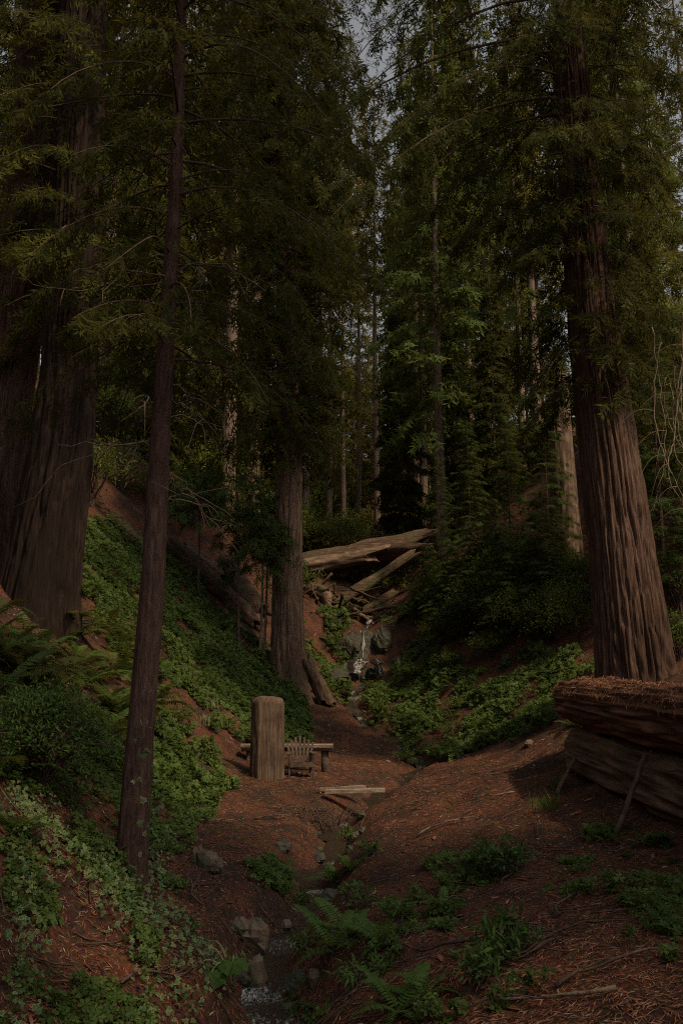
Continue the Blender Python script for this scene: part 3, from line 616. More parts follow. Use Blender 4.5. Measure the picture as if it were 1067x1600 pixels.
# ------------------------------------------------------------------ bench, chair, post, plank
pc = hit(417, 1216); pz = pc[2]
t = thing('carved_post', 'broad upright wooden slab post with rounded top', 'post', pc, 0, None, .83)
nz, ns = 44, 90; zs = np.concatenate([np.linspace(-.25, 1.76, 26), 1.76 + .19 * np.sin(np.linspace(0, np.pi / 2, 18)[1:])]); nz = len(zs)
th = np.arange(ns) * 2 * np.pi / ns
hw = np.where(zs < 1.76, .405 + .015 * (1.76 - zs), .405 - .2 * (1 - np.sqrt(np.clip(1 - ((zs - 1.76) / .191) ** 2, 0, 1))))
sx = np.sign(np.cos(th)) * np.abs(np.cos(th)) ** .55; sy = np.sign(np.sin(th)) * np.abs(np.sin(th)) ** .8
sy = np.where(np.sin(th) < 0, sy * (1.0 - .45 * np.abs(np.cos(th + .35))), sy)     # a blunt arris down the front
fl = np.abs(2 * vn(th[None] * 30 / 6.2832, zs[:, None] * .5, 12, 30) - 1)
wav = 1 + .05 * (np.clip(fl * 3, 0, 1) - 1) + .03 * (vn(th[None] * 60 / 6.2832, zs[:, None] * 2, 13, 60) - .5) - .16 * np.exp(-((th[None] - 5.05 - .04 * np.sin(zs[:, None] * 3)) / .045) ** 2) * np.clip(zs[:, None] * 1.2, 0, 1) - .1 * np.exp(-((th[None] - 4.1 + .05 * np.sin(zs[:, None] * 4)) / .035) ** 2) * np.clip(1.3 - zs[:, None], 0, 1)
V = np.stack([hw[:, None] * sx[None] * wav, .30 * sy[None] * wav * (hw / .42)[:, None] ** .6, zs[:, None] + 0 * sx[None]], -1)
i = np.arange(nz - 1)[:, None] * ns; j = np.arange(ns)[None]; k = (j + 1) % ns
V[..., 2] += np.clip(zs - 1.5, 0, .4)[:, None] * .28 * (fbm(V[..., 0] * 5, V[..., 1] * 5, 8, 3) - .45)
V = np.vstack([V.reshape(-1, 3), V[-1].mean(0)]); jj = np.arange(ns)
mb = MB().add(V, [np.stack([i + j, i + k, i + ns + k, i + ns + j], -1).reshape(-1, 4), np.stack([jj + (nz - 1) * ns, (jj + 1) % ns + (nz - 1) * ns, np.full(ns, nz * ns)], -1)])
t.rotation_euler[2] = .12; mb.build('slab', M_POST, t, True)

Yb = pc[1] + 1.35
b = P(449, 1170, Yb); gz = ground(b[0], Yb)
t = thing('log_bench', 'rustic half log bench behind the post and slatted chair', 'bench', (b[0], Yb, gz))
top_z = P(449, 1163, Yb)[2] - gz; Lb = 2.0; n = 14
s = np.linspace(-Lb / 2, Lb / 2, 24); prof = [(-.19, 0), (-.16, .012), (.16, .012), (.19, 0), (.18, -.06), (.12, -.13), (0, -.155), (-.12, -.13), (-.18, -.06)]
prof = np.array(prof); m = len(prof)
V = np.stack([np.repeat(s, m), np.tile(prof[:, 0], 24), np.tile(prof[:, 1], 24) + top_z], -1)
V[:, 1] *= 1 + .12 * (vn(V[:, 0] * 3, V[:, 2] * 9, 4) - .5); V[:, 2] += .02 * (vn(V[:, 0] * 2, V[:, 1] * 6, 6) - .5)
i = np.arange(23)[:, None] * m; j = np.arange(m)[None]; k = (j + 1) % m
V = np.vstack([V, [-Lb / 2, 0, top_z - .06], [Lb / 2, 0, top_z - .06]]); jj = np.arange(m); kk = (jj + 1) % m
MB().add(V, [np.stack([i + j, i + k, i + m + k, i + m + j], -1).reshape(-1, 4), np.stack([kk, jj, np.full(m, 24 * m)], -1), np.stack([jj + 23 * m, kk + 23 * m, np.full(m, 24 * m + 1)], -1)]).build('seat', M_BENCH, t)
for x in (-.82, .82):
    V, F = tube([(x, 0, -.25), (x + .01, 0, .1), (x, .01, top_z - .1)], [.1, .09, .085], 10); MB().add(V, F).build('leg', M_CHAIR, t, True)

Yc = pc[1] + .55
c = P(470, 1200, Yc); gz = ground(c[0], Yc)
t = thing('slatted_chair', 'low wooden garden chair with fanned slat back before the log bench', 'chair', (c[0], Yc, gz), .1, None, .86)
def part(name, size, center, R=None): V, F = box_v(size, center, R); return MB().add(V, F).build(name, M_CHAIR, t)
# local: the chair faces -Y (towards the camera); seat rises to the front
for k in range(7):
    a = (k - 3) * .062; tilt = rotx(math.radians(-20)); h = .78 - .028 * abs(k - 3) ** 1.5
    R = roty(a) ; cen = R @ np.array([0, 0, h / 2]); cen = tilt @ (cen + np.array([(k - 3) * .066, 0, 0])) + np.array([0, .17, .24])
    part('back_slat', (.062, .02, h), cen, tilt @ R)
for k in range(5):
    y = -.30 + k * .1; part('seat_slat', (.5, .085, .02), (0, y, .375 - (y + .30) * .3), rotx(-.29))
for x in (-.29, .29):
    part('leg', (.035, .1, .62), (x, -.27, .27)); part('arm', (.13, .66, .022), (x * 1.08, .0, .59))
    part('side_rail', (.03, .86, .11), (x * .86, .08, .24), rotx(-.27)); part('rear_leg', (.035, .08, .6), (x * .95, .3, .26))
part('front_apron', (.56, .022, .12), (0, -.335, .34)); part('back_brace', (.62, .03, .07), (0, .33, .55)); part('lower_brace', (.5, .03, .06), (0, .19, .27))

pl = hit(508, 1249); pr = hit(604, 1258)
zt = max(pl[2], pr[2], ground(.5 * (pl[0] + pr[0]), pl[1])) + .04
def plank(A, B, w, th, name, label, mat):
    A, B = np.asarray(A, float), np.asarray(B, float); d = B - A; L = np.linalg.norm(d); ang = math.atan2(d[1], d[0]); n = 12
    V, F = box_v((L, w, th)); s = np.linspace(-L / 2, L / 2, n)
    pr_ = np.array([(-w / 2, -th / 2), (w / 2, -th / 2), (w / 2, th / 2), (-w / 2, th / 2)])
    V = np.array([(x, y * (1 + .08 * math.sin(9 * x)), z + .01 * math.sin(4 * x)) for x in s for y, z in pr_]); i = np.arange(n - 1)[:, None] * 4; j = np.arange(4)[None]; k = (j + 1) % 4
    o = MB().add(V, [np.stack([i + j, i + k, i + 4 + k, i + 4 + j], -1).reshape(-1, 4), np.array([[3, 2, 1, 0], [4 * n - 4, 4 * n - 3, 4 * n - 2, 4 * n - 1]])]).build(name, mat)
    o.location = [float(q) for q in (A + B) / 2]; o.rotation_euler = (0, -math.asin(d[2] / L), ang); return tag(o, label, 'plank')
plank((pl[0], pl[1], zt), (pr[0] + .05, pl[1] - .1, zt + .02), .2, .06, 'plank', 'weathered plank laid across the creek as a footbridge', M_BENCH)
plank((pl[0] - .1, pl[1] + .42, zt), (pl[0] + .75, pl[1] + .4, zt + .03), .09, .05, 'plank', 'short narrow board lying behind the footbridge plank', M_BENCH)

# ------------------------------------------------------------------ stones
def stone(c, size, seed, label, mat=M_STONE, group=None, sink=.3):
    rng = np.random.default_rng(seed); nu, nv_ = (14, 9) if size[0] < .5 else (30, 20)
    u = np.arange(nu) * 2 * np.pi / nu; v = np.linspace(.12, np.pi - .12, nv_)
    D = np.stack([np.cos(u)[None] * np.sin(v)[:, None], np.sin(u)[None] * np.sin(v)[:, None], np.cos(v)[:, None] + 0 * u[None]], -1).reshape(-1, 3)
    D = np.vstack([D, [0, 0, 1], [0, 0, -1]]); r = np.ones(len(D))
    for _ in range(9 if size[0] < .5 else 22):                                     # chisel flat facets
        n = norm(rng.normal(0, 1, 3)); dd = rng.uniform(.6, .9); pj = D @ n; r = np.where(pj > .05, np.minimum(r, dd / np.maximum(pj, .05)), r)
    V = D * r[:, None] * np.array(size) * (1 + (.06 if size[0] < .5 else .02) * rng.normal(0, 1, (len(D), 1)) + (.3 * (fbm(D[:, 0] * 2.5 + seed, D[:, 1] * 2.5 + D[:, 2] * 2.1, seed, 3) - .45)[:, None] if size[0] >= .5 else 0))
    i = np.arange(nv_ - 1)[:, None] * nu; j = np.arange(nu)[None]; k = (j + 1) % nu; jj = np.arange(nu); kk = (jj + 1) % nu
    o = MB().add(V, [np.stack([i + j, i + nu + j, i + nu + k, i + k], -1).reshape(-1, 4), np.stack([jj, kk, np.full(nu, nu * nv_)], -1), np.stack([kk + (nv_ - 1) * nu, jj + (nv_ - 1) * nu, np.full(nu, nu * nv_ + 1)], -1)]).build('stone', mat)
    o.location = [float(q) for q in (c[0], c[1], c[2] + size[2] * (1 - 2 * sink) * .6)]; o.rotation_euler[2] = rng.uniform(0, 6.28); return tag(o, label, 'stone', group)
q = hit(322, 1356); stone(q, (.17, .1, .17), 1, 'tan stone, tallest of the small heap beside the path', M_STONET)
stone(q + [-.1, .08, 0], (.1, .09, .19), 2, 'tan upright stone at the back of the small heap beside the path', M_STONET)
stone(q + [.12, -.08, 0], (.09, .07, .1), 3, 'tan low stone in front of the small heap beside the path', M_STONET)
stone(hit(396, 1545), (.13, .11, .26), 4, 'tall brown stone standing on the creek bank beside the lowest cascade', M_STONET)
stone(hit(398, 1478), (.2, .18, .2), 5, 'broad brown boulder on the left creek bank above the lowest cascade', M_STONET)
stone(hit(375, 1455), (.12, .1, .12), 6, 'pale small stone beside the broad bank boulder', M_STONET)
stone(hit(447, 1452), (.07, .07, .07), 7, 'small orange stone at the water edge', M_STONET)
stone(hit(490, 1540), (.07, .06, .09), 8, 'small pointed tan stone on the right creek bank', M_STONET)
stone(hit(826, 1164), (.16, .1, .1), 9, 'pale stone lying beside the end of the huge log', M_STONET)
stone(hit(457, 1062, 15), (.16, .14, .28), 10, 'pale upright stone against the middle redwood', M_STONET)
stone(hit(440, 1068, 15), (.2, .14, .18), 11, 'brown stone at the foot of the middle redwood', M_STONE)
rng = np.random.default_rng(44)
for k in range(20):
    Y = 7.6 + 10.5 * rng.uniform() ** 1.3; x = creek(Y) + .12 * math.sin(Y * 1.9) + .08 * math.sin(Y * 4.3 + 1) + rng.choice([-1, 1]) * rng.uniform(.12, .55); r = rng.uniform(.04, .13)
    stone((x, Y, ground(x, Y)), (r * rng.uniform(.9, 1.5), r, r * rng.uniform(.6, 1)), 100 + k, 'wet grey brown creek stone lying along the water edge', M_STONE, 'stones along the creek')
# rock step and waterfall
for k, (px, py, Y, sz) in enumerate(((552, 1050, 34.4, (.8, .5, .55)), (590, 1052, 34.6, (.75, .5, .5)), (545, 1010, 35.6, (.6, .5, .7)), (600, 1005, 35.8, (.65, .5, .75)), (520, 1062, 33.4, (.8, .6, .6)), (625, 1045, 34.6, (.8, .6, .7)), (575, 1030, 35.9, (1.2, .5, 1.6)))):
    p = P(px, py, Y); stone((p[0], Y, p[2] - sz[2] * .3), sz, 200 + k, ('mossy boulder under the broad lower sheet of the waterfall', 'mossy boulder under the side trickle of the waterfall', 'dark boulder beside the upper strand on the root wad side', 'tall boulder beside the upper strand on the fir slope side', 'low outlying boulder below the waterfall towards the middle redwood', 'outlying boulder at the fir slope foot beside the waterfall', 'steep rock face behind the upper strand of the waterfall')[k], M_STONE)
def fall(px0, py0, px1, py1, Y, w, seed, label, foam_=.8):
    a, b = P(px0, py0, Y), P(px1, py1, Y - .25); n, m = 22, 9; s = np.linspace(0, 1, n); u = np.linspace(-1, 1, m)
    V = a + (b - a) * s[:, None, None] + np.stack([w * u[None] * (.5 + .9 * vn(s[:, None] * 5, 0 * s[:, None] + seed, seed)) + .05 * (vn(s[:, None] * 3 + 0 * u[None], u[None] * 3 + 0 * s[:, None], seed) - .5), -.08 * np.cos(u[None] * 1.5) + .08 * (vn(u[None] * 6 + 0 * s[:, None], s[:, None] * 2, seed) - .5), 0 * s[:, None] * u[None]], -1)
    i = np.arange(n - 1)[:, None] * m; j = np.arange(m - 1)[None]
    o = MB().add(V.reshape(-1, 3), np.stack([i + j, i + j + 1, i + m + j + 1, i + m + j], -1).reshape(-1, 4), np.clip(foam_ * (.3 + .9 * vn(u[None] * 5 + 0 * s[:, None], s[:, None] * 2, seed)), 0, 1).ravel()).build('waterfall', M_FALL, None, True)
    return tag(o, label, kind='structure')
fall(567, 985, 566, 1026, 34.9, .09, 1, 'narrow white upper strand of the small waterfall', .5)
fall(560, 1030, 553, 1052, 33.8, .34, 2, 'broad lower sheet of the small waterfall', .06)
fall(586, 1030, 594, 1054, 33.9, .2, 3, 'side trickle of the small waterfall', .1)
fall(578, 968, 572, 982, 36.6, .1, 4, 'highest trickle feeding the small waterfall', .35)

# ------------------------------------------------------------------ ground cover
def scatter(n, rng, x0, x1, y0, y1, bias=1.0):
    Y = y0 + (y1 - y0) * rng.uniform(0, 1, n) ** bias; return rng.uniform(x0, x1, n), Y
def normals(x, Y, e=.06):
    dx = (terrain(x + e, Y) - terrain(x - e, Y)) / (2 * e); dy = (terrain(x, Y + e) - terrain(x, Y - e)) / (2 * e)
    return norm(np.stack([-dx, -dy, np.ones_like(dx)], -1))
rng = np.random.default_rng(91)
n = 108000; Y = 5.0 * (42 / 5.2) ** rng.uniform(0, 1, n); x = Y * rng.uniform(-.43, .43, n)
nr = normals(x, Y); k = (nr[:, 2] > .45) & (np.abs(x) < 7.5) & (np.abs(x - creek(Y) - .12 * np.sin(Y * 1.9) - .08 * np.sin(Y * 4.3 + 1)) > .2)
x, Y, nr = x[k], Y[k], nr[k]; pos = np.stack([x, Y, terrain(x, Y) + .008], -1)
tn = np.clip(rng.normal(.42, .22, len(x)) + .75 * (fbm(x * .7, Y * .7, 5, 4) - .45), 0, .93); tn[rng.uniform(0, 1, len(x)) < .012] = 1
(V, F), tv = litter_on(pos, nr, rng, .035, .10, tn); V = V.reshape(-1, 4, 3)
grow = np.clip(Y / 13, .8, 2.4)[:, None, None]; cen = V.mean(1, keepdims=True); V = (cen + (V - cen) * grow).reshape(-1, 3)
tag(MB().add(V, F, tv).build('needle_litter', M_LIT), 'red brown fallen redwood needles and bark flakes covering the forest floor', 'litter', kind='stuff')
n = 500; x, Y = scatter(n, rng, -3, 4, 6.2, 22, 1.4); mb = MB()
for a, b in zip(x, Y):
    if abs(a - creek(b)) < .25: continue
    an = rng.uniform(0, 6.28); L = rng.uniform(.12, .55); m = 5; s = np.linspace(-.5, .5, m) * L
    px_, py_ = a + s * math.cos(an) + .05 * L * np.sin(9 * s), b + s * math.sin(an); V, F = tube(np.stack([px_, py_, terrain(px_, py_) + .02 + rng.uniform(0, .03)], -1), np.linspace(.007, .004, m), 4); mb.add(V, F)
tag(mb.build('twig_litter', M_TWIG, None, True), 'scattered thin dead twigs lying on the needle litter', 'twigs', kind='stuff')

# wood sorrel: trefoil leaves
def trefoil():
    V, F = [], []
    for k in range(3):
        a = k * 2.0944; c, s = math.cos(a), math.sin(a); n0 = len(V)
        for x, y, z in ((0.02, 0, 0), (.3, .3, -.05), (.52, .2, -.1), (.42, 0, .02), (.52, -.2, -.1), (.3, -.3, -.05)): V.append((x * c - y * s, x * s + y * c, z))
        F += [(n0, n0 + 1, n0 + 2, n0 + 3), (n0, n0 + 3, n0 + 4, n0 + 5)]
    return np.array(V), [np.array(F)]
TRE = trefoil()
TREF = (np.array([p for k in range(3) for p in [(rotz(k * 2.0944) @ np.array(q)) for q in ((0, 0, 0), (.38, .3, -.08), (.5, 0, -.02), (.38, -.3, -.08))]]), [np.arange(12).reshape(3, 4)])      # plainer, for the far slopes
def sorrel(name, label, x, Y, rng, lo, hi, h=.06, T=None):
    T = T or TRE
    n = len(x); z = terrain(x, Y); nr = normals(x, Y, .12); up = norm(nr * .6 + np.array([0, -.25, .6]) + rng.normal(0, .22, (n, 3)))
    d = rng.normal(0, 1, (n, 3)); bush_ = np.clip(fbm(x * 2.1, Y * 2.1, 77, 3) * 4 - 1.5, 0, 1.6)
    pos = np.stack([x, Y, z], -1) + nr * (h * rng.uniform(.3, 1.6, n) * (.5 + bush_))[:, None]
    V, F = place(*T, pos, d, up, rng.uniform(lo, hi, n))
    tn = np.clip(.45 + 1.1 * (fbm(x * .9 + 4, Y * .9, 8, 3) - .45) + rng.normal(0, .22, n), 0, 1)
    return tag(MB().add(V, F, np.repeat(tn, len(T[0]))).build(name, M_OX), label, 'ground cover', kind='stuff')
def inpoly(px, py, poly):
    poly = np.array(poly, float); c = np.zeros(len(px), bool); j = len(poly) - 1
    for i in range(len(poly)):
        xi, yi = poly[i]; xj, yj = poly[j]
        with np.errstate(divide='ignore', invalid='ignore'): c ^= ((yi > py) != (yj > py)) & (px < (xj - xi) * (py - yi) / (yj - yi) + xi)
        j = i
    return c
def to_px(x, Y, z):
    dz = z - EYE; f = Y * cT + dz * sT; return 533.5 + FPX * x / f, 800 - FPX * (-Y * sT + dz * cT) / f
def patch(n, rng, x0, x1, y0, y1, polys, clump=.0, cs=1.2, seed=31, bias=1.):
    """random ground points whose place lies inside a patch outlined on the photograph"""
    x, Y = scatter(n, rng, x0, x1, y0, y1, bias); a, b = to_px(x, Y, terrain(x, Y)); k = np.zeros(n, bool)
    for pg in polys: k |= inpoly(a + 14 * (vn(a / 22, b / 22, 3) - .5) * 2, b + 10 * (vn(a / 22, b / 22, 4) - .5) * 2, pg)
    if clump: k &= fbm(x * cs, Y * cs, seed, 4) > clump + .16 * (rng.uniform(0, 1, n) - .35)
    return x[k], Y[k]
LEFT = [[(105, 800), (230, 830), (330, 940), (420, 1010), (500, 1140), (440, 1155), (330, 1110), (250, 1060), (170, 1000), (110, 900)], [(245, 1120), (300, 1150), (362, 1225), (340, 1260), (250, 1270), (225, 1200)], [(300, 1060), (420, 1090), (495, 1140), (480, 1160), (395, 1170), (320, 1130)]]
RIGHT = [[(600, 1120), (700, 1060), (860, 1020), (940, 1040), (870, 1130), (820, 1160), (700, 1195), (640, 1165)], [(560, 1130), (640, 1150), (690, 1190), (650, 1180)]]
x, Y = patch(135000, rng, -10, 0, 14, 34, LEFT, .36, 1.5); sorrel('sorrel_carpet', 'bright green wood sorrel carpeting the steep left slope', x, Y, rng, .07, .15, .16, TREF)
x, Y = patch(110000, rng, 0, 9, 16, 32, RIGHT, .41, 1.5); sorrel('sorrel_carpet', 'green wood sorrel spreading below the dark right slope firs', x, Y, rng, .07, .15, .16, TREF)
FALLS = [[(470, 960), (540, 940), (560, 1050), (540, 1100), (480, 1060)], [(590, 960), (680, 930), (700, 1050), (640, 1110), (580, 1110), (600, 1040)]]
x, Y = patch(60000, rng, -3, 7, 26, 44, FALLS, .42, 1.1); sorrel('sorrel_carpet', 'dark green sorrel and moss clinging to both sides of the waterfall', x, Y, rng, .1, .2, .16, TREF)
NEAR = [[(660, 1350), (740, 1330), (830, 1345), (800, 1385), (690, 1400)], [(905, 1320), (960, 1290), (1050, 1315), (1067, 1345), (960, 1345)], [(930, 1370), (1067, 1350), (1067, 1480), (1000, 1450)], [(800, 1560), (860, 1530), (900, 1600), (560, 1610), (600, 1570), (700, 1590)], [(975, 1480), (1067, 1500), (1067, 1610), (940, 1590)], [(560, 1400), (640, 1420), (620, 1520), (540, 1500)], [(840, 1350), (920, 1350), (930, 1410), (860, 1400)], [(640, 1400), (720, 1410), (700, 1460), (620, 1460)], [(380, 1590), (450, 1560), (560, 1600)]]
x, Y = patch(40000, rng, -1.5, 4.5, 5.8, 13.5, NEAR, .46, 3.0, 33); sorrel('sorrel_carpet', 'scattered wood sorrel patches on the near brown bank below the huge log', x, Y, rng, .045, .095, .06)
NL = [[(0, 1290), (190, 1330), (240, 1480), (230, 1610), (0, 1610)], [(20, 1360), (150, 1350), (230, 1450), (200, 1560), (60, 1520)], [(380, 1350), (450, 1345), (460, 1390), (390, 1395)], [(240, 1370), (300, 1380), (290, 1420)], [(120, 1100), (260, 1130), (240, 1280), (150, 1230)]]
x, Y = patch(40000, rng, -4.5, 0, 5.4, 14, NL, .41, 2.2, 35); sorrel('sorrel_carpet', 'wood sorrel mixed with ivy on the near left bank', x, Y, rng, .05, .09, .07)

BARE = [[(90, 1190), (220, 1140), (345, 1245), (300, 1330), (205, 1340), (100, 1320)], [(0, 1060), (120, 1090), (260, 1160), (240, 1260), (0, 1240)]]
x, Y = patch(24000, rng, -4.6, -1, 8, 17, BARE, .40, 2.0, 41); sorrel('sorrel_carpet', 'low olive green cover between the ivy mound and the slender redwood', x, Y, rng, .05, .10, .07, TREF)
# variegated ivy
def ivy_leaf():
    out = [(0, 0), (-.12, .3), (.12, .26), (.25, .48), (.42, .22), (.95, 0), (.42, -.22), (.25, -.48), (.12, -.26), (-.12, -.3)]
    o = np.array([(x, y, -.12 * abs(y) - .08 * x) for x, y in out]); c = np.array([.28, 0, .02]); inn = c + (o - c) * .62
    V = np.vstack([o, inn, c]); n = len(o); j = np.arange(n); k = (j + 1) % n
    return V, [np.stack([j, k, n + k, n + j], -1), np.stack([n + j, n + k, np.full(n, 2 * n)], -1)], np.concatenate([np.full(n, .9), np.full(n, .32), [.2]])
IV, IF, IT = ivy_leaf()
def ivy(name, label, x, Y, rng, lo, hi, pos=None, up=None):
    n = len(x) if pos is None else len(pos)
    if pos is None:
        nr = normals(x, Y, .1); pos = np.stack([x, Y, terrain(x, Y)], -1) + nr * rng.uniform(.02, .13, n)[:, None]; up = norm(nr + np.array([0, -.5, .3]) + rng.normal(0, .35, (n, 3)))
    V, F = place(IV, IF, pos, rng.normal(0, 1, (n, 3)), up, rng.uniform(lo, hi, n))
    tn = np.clip(IT[None] + rng.normal(0, .08, (n, 1)) - (rng.uniform(0, 1, (n, 1)) < .35) * .45 * (IT[None] > .5), 0, 1)
    return tag(MB().add(V, F, tn.ravel()).build(name, M_IVY), label, 'ivy', kind='stuff')
IVY = [[(60, 1330), (170, 1320), (280, 1440), (330, 1480), (370, 1500), (300, 1600), (190, 1610), (200, 1500), (110, 1400)], [(0, 1230), (90, 1250), (80, 1400), (0, 1420)], [(0, 1420), (60, 1440), (70, 1610), (0, 1610)], [(200, 1290), (275, 1310), (240, 1440), (205, 1420)]]
x, Y = patch(22000, rng, -4.5, -.6, 5.4, 14, IVY, .37, 2.4, 37); ivy('ivy_cover', 'cream edged variegated ivy trailing over the near left bank', x, Y, rng, .024, .052)
m = 130; an = rng.uniform(0, 6.28, m); zz = b0[2] + rng.uniform(.0, 1.3, m) ** 1.4; axs = np.array([ax(q) for q in zz]); rd = .2 + .1 * rng.uniform(0, 1, m)
outw = np.stack([np.cos(an), np.sin(an), 0 * an], -1); k = np.cos(an - .3) > -.3
ivy('ivy_cover', 'sprig of cream edged ivy climbing the foot of the slender redwood', None, None, rng, .05, .09, (axs + outw * rd[:, None])[k], norm(outw + rng.normal(0, .4, (m, 3)))[k])

# ------------------------------------------------------------------ ferns
def frond_mesh(seed, mat, curl=.5):
    r = random.Random(seed); mb = MB(); n = 24; s = np.linspace(0, 1, n); R = np.stack([s * (1 - .12 * s), 0 * s, .75 * s - curl * 1.1 * s ** 2], -1)
    V, F = tube(R[::3], np.linspace(.008, .003, len(R[::3])), 3, False); mb.add(V, F, .4)
    for i in range(2, n):
        l = .17 * math.sin(math.pi * min(1, .12 + s[i] * .9)) ** .7 + .015
        for sd in (-1, 1):
            p = R[i]; d = np.array([.35, sd * 1., -.15 + r.uniform(-.12, .12)]); d /= np.linalg.norm(d); q = np.array([1., 0, .3]) * .021
            V = [p - q * .6, p + d * l * .5 - q * .9 + [0, 0, .01], p + d * l, p + d * l * .5 + q * .9 + [0, 0, .01], p + q * .6]
            mb.add(V, [np.array([[0, 1, 3, 4]]), np.array([[1, 2, 3]])], .5 + r.uniform(-.15, .15))
    return mb.mesh('frond', mat)
FR = {'green': [frond_mesh(k, M_FERN, .45 + .15 * k) for k in range(3)], 'old': [frond_mesh(10 + k, M_FERNO, .55 + .15 * k) for k in range(3)]}
def fern(c, size, kind, label, group, nf, rng, name='sword_fern'):
    t = thing(name, label, 'fern', c, rng.uniform(0, 6.28), group)
    for k in range(nf):
        o = link('frond', FR[kind][k % 3], t); s = size * rng.uniform(.7, 1.15); o.scale = (s, s, s)
        o.rotation_euler = (rng.normal(0, .2), rng.uniform(-.5, .25), k * 6.283 / nf + rng.normal(0, .25))
    return t
rng = np.random.default_rng(12)
for k in range(64):
    px, py = rng.uniform(-15, 250), rng.uniform(965, 1150)
    if py > 1080 and px < 130: py -= 70
    q = hit(px, py); fern(q, rng.uniform(.6, .95), 'old' if rng.uniform() < .55 else 'green', 'arching sword fern in the thicket below the giant redwoods', 'ferns below the giant redwoods', 7, rng)
for px, py, s, kd, lb in ((10, 1130, .8, 'green', 'sword fern with long fronds reaching over the ivy mound'), (5, 1215, .7, 'green', 'sword fern at the side of the ivy mound'), (150, 1190, .45, 'green', 'small fern between ivy mound and slender redwood'), (190, 1160, .45, 'old', 'yellowing fern behind the slender redwood'),
                       (25, 1300, .5, 'green', 'fern hanging over the lower ivy bank'), (622, 1585, .42, 'green', 'bright fern with broad fronds on the near creek bank'), (660, 1560, .34, 'green', 'small fern leaning beside the bright creek bank fern'),
                       (525, 1490, .5, 'green', 'dark fern drooping over the lowest cascade'), (545, 1460, .46, 'green', 'fern on the right bank above the lowest cascade'), (520, 1380, .42, 'green', 'light green fern overhanging the middle of the creek'), (548, 1362, .4, 'green', 'fern arching over the creek beside the white riffle'),
                       (600, 1480, .45, 'green', 'low dark fern on the needle bank right of the creek'), (690, 1425, .3, 'green', 'pale flat fern lying between the two glossy shrubs'), (430, 1372, .34, 'green', 'small leafy fern on the left creek bank'), (405, 1365, .3, 'green', 'small fern sprig uphill of the left creek bank fern'), (655, 1200, .5, 'green', 'fern beside the creek bend near the right slope'), (700, 1175, .5, 'green', 'fern at the foot of the right sorrel slope'),
                       (580, 1075, .7, 'green', 'fern below the small waterfall'), (500, 1085, .6, 'green', 'bright fern behind the orange root slab'), (520, 1010, .8, 'green', 'fern under the root wad')):
    fern(hit(px, py), s, kd, lb, None, 9, rng)

for k in range(46):
    lft = k < 28; q = hit(rng.uniform(130, 460), rng.uniform(850, 1130), 15) if lft else hit(rng.uniform(600, 930), rng.uniform(1040, 1170), 15)
    fern(q, rng.uniform(.3, .55), 'old' if rng.uniform() < .35 else 'green', 'small fern poking out of the sorrel on the ' + ('steep left slope' if lft else 'right slope below the firs'), 'small ferns on the ' + ('left' if lft else 'right') + ' slope', 6, rng, 'slope_fern')

# ------------------------------------------------------------------ shrubs and leafy plants
LEAF = (np.array([(0, 0, 0), (.4, .17, .05), (1, 0, -.08), (.4, -.17, .05), (.45, 0, -.02)]), [np.array([[0, 4, 1], [1, 4, 2], [0, 3, 4], [4, 3, 2]])])
def shrub(name, label, c, w, h, nst, nlf, lsize, mat, seed, group=None, cat='shrub', dome=False):
    rng = np.random.default_rng(seed); t = thing(name, label, cat, c, 0, group); st, lf = MB(), MB()
    for k in range(nst):
        a = rng.uniform(0, 6.283); r = w * math.sqrt(rng.uniform(0, 1)); tip = np.array([r * math.cos(a), r * math.sin(a), h * (math.sqrt(max(0., 1.02 - (r / w) ** 2)) if dome else rng.uniform(.55, 1.) * (1 - .45 * r / w))])
        s = np.linspace(0, 1, 7)[:, None]; pts = tip * s + np.array([0, 0, 1]) * h * .25 * np.sin(s * 3.14) + np.array([0, 0, -.1]) * (1 - s) + rng.normal(0, .02 * h, (7, 3))
        V, F = tube(pts, np.linspace(.012, .004, 7) * (.6 + h * .4), 4, False); st.add(V, F)
        u = (.3 if not dome else .55) + (.7 if not dome else .45) * rng.uniform(0, 1, nlf) ** .6; pos = np.stack([np.interp(u, s[:, 0], pts[:, q]) for q in range(3)], -1) + rng.normal(0, .045 * (w + h), (nlf, 3))
        up = norm(np.array([0, -.3, 1.]) + rng.normal(0, .45, (nlf, 3))); d = norm(tip) * .6 + rng.normal(0, .8, (nlf, 3))
        V, F = place(*LEAF, pos, d, up, lsize * rng.uniform(.6, 1.2, nlf)); lf.add(V, F, np.repeat(np.clip(rng.uniform(.3, .7) + rng.normal(0, .16, nlf), 0, 1), 5))
    o = st.build('stem', M_TWIG, t, True); o['kind'] = 'stuff'; o = lf.build('foliage', mat, t); o['kind'] = 'stuff'; return t
shrub('glossy_shrub', 'bushy bright green shrub growing from the brown needle bank', hit(775, 1372), .38, .42, 26, 22, .085, M_SHRUB, 1)
shrub('glossy_shrub', 'dark glossy shrub with upright leaves lower on the needle bank', hit(790, 1500), .26, .36, 18, 16, .09, M_SHRUB, 2)
shrub('glossy_shrub', 'small dark shrub half hidden beside the upright glossy shrub', hit(750, 1530), .22, .26, 14, 14, .085, M_SHRUB, 3)
shrub('ivy_mound', 'rounded dense mound of dark ivy leaves topped with light green', hit(60, 1225), .72, .85, 110, 60, .055, M_SHRUB, 4, dome=True)
shrub('leafy_bush', 'leafy plant hanging over the creek pool below the plank', hit(545, 1315), .18, .28, 10, 18, .07, M_SHRUB, 5)
shrub('broadleaf_plant', 'broad leaved plant beside the creek where the path ends', hit(590, 1128), .5, .6, 14, 14, .2, M_BROAD, 6)
shrub('broadleaf_plant', 'low broad leaved plant beside the creek bend', hit(690, 1190), .5, .5, 14, 16, .16, M_BROAD, 7)
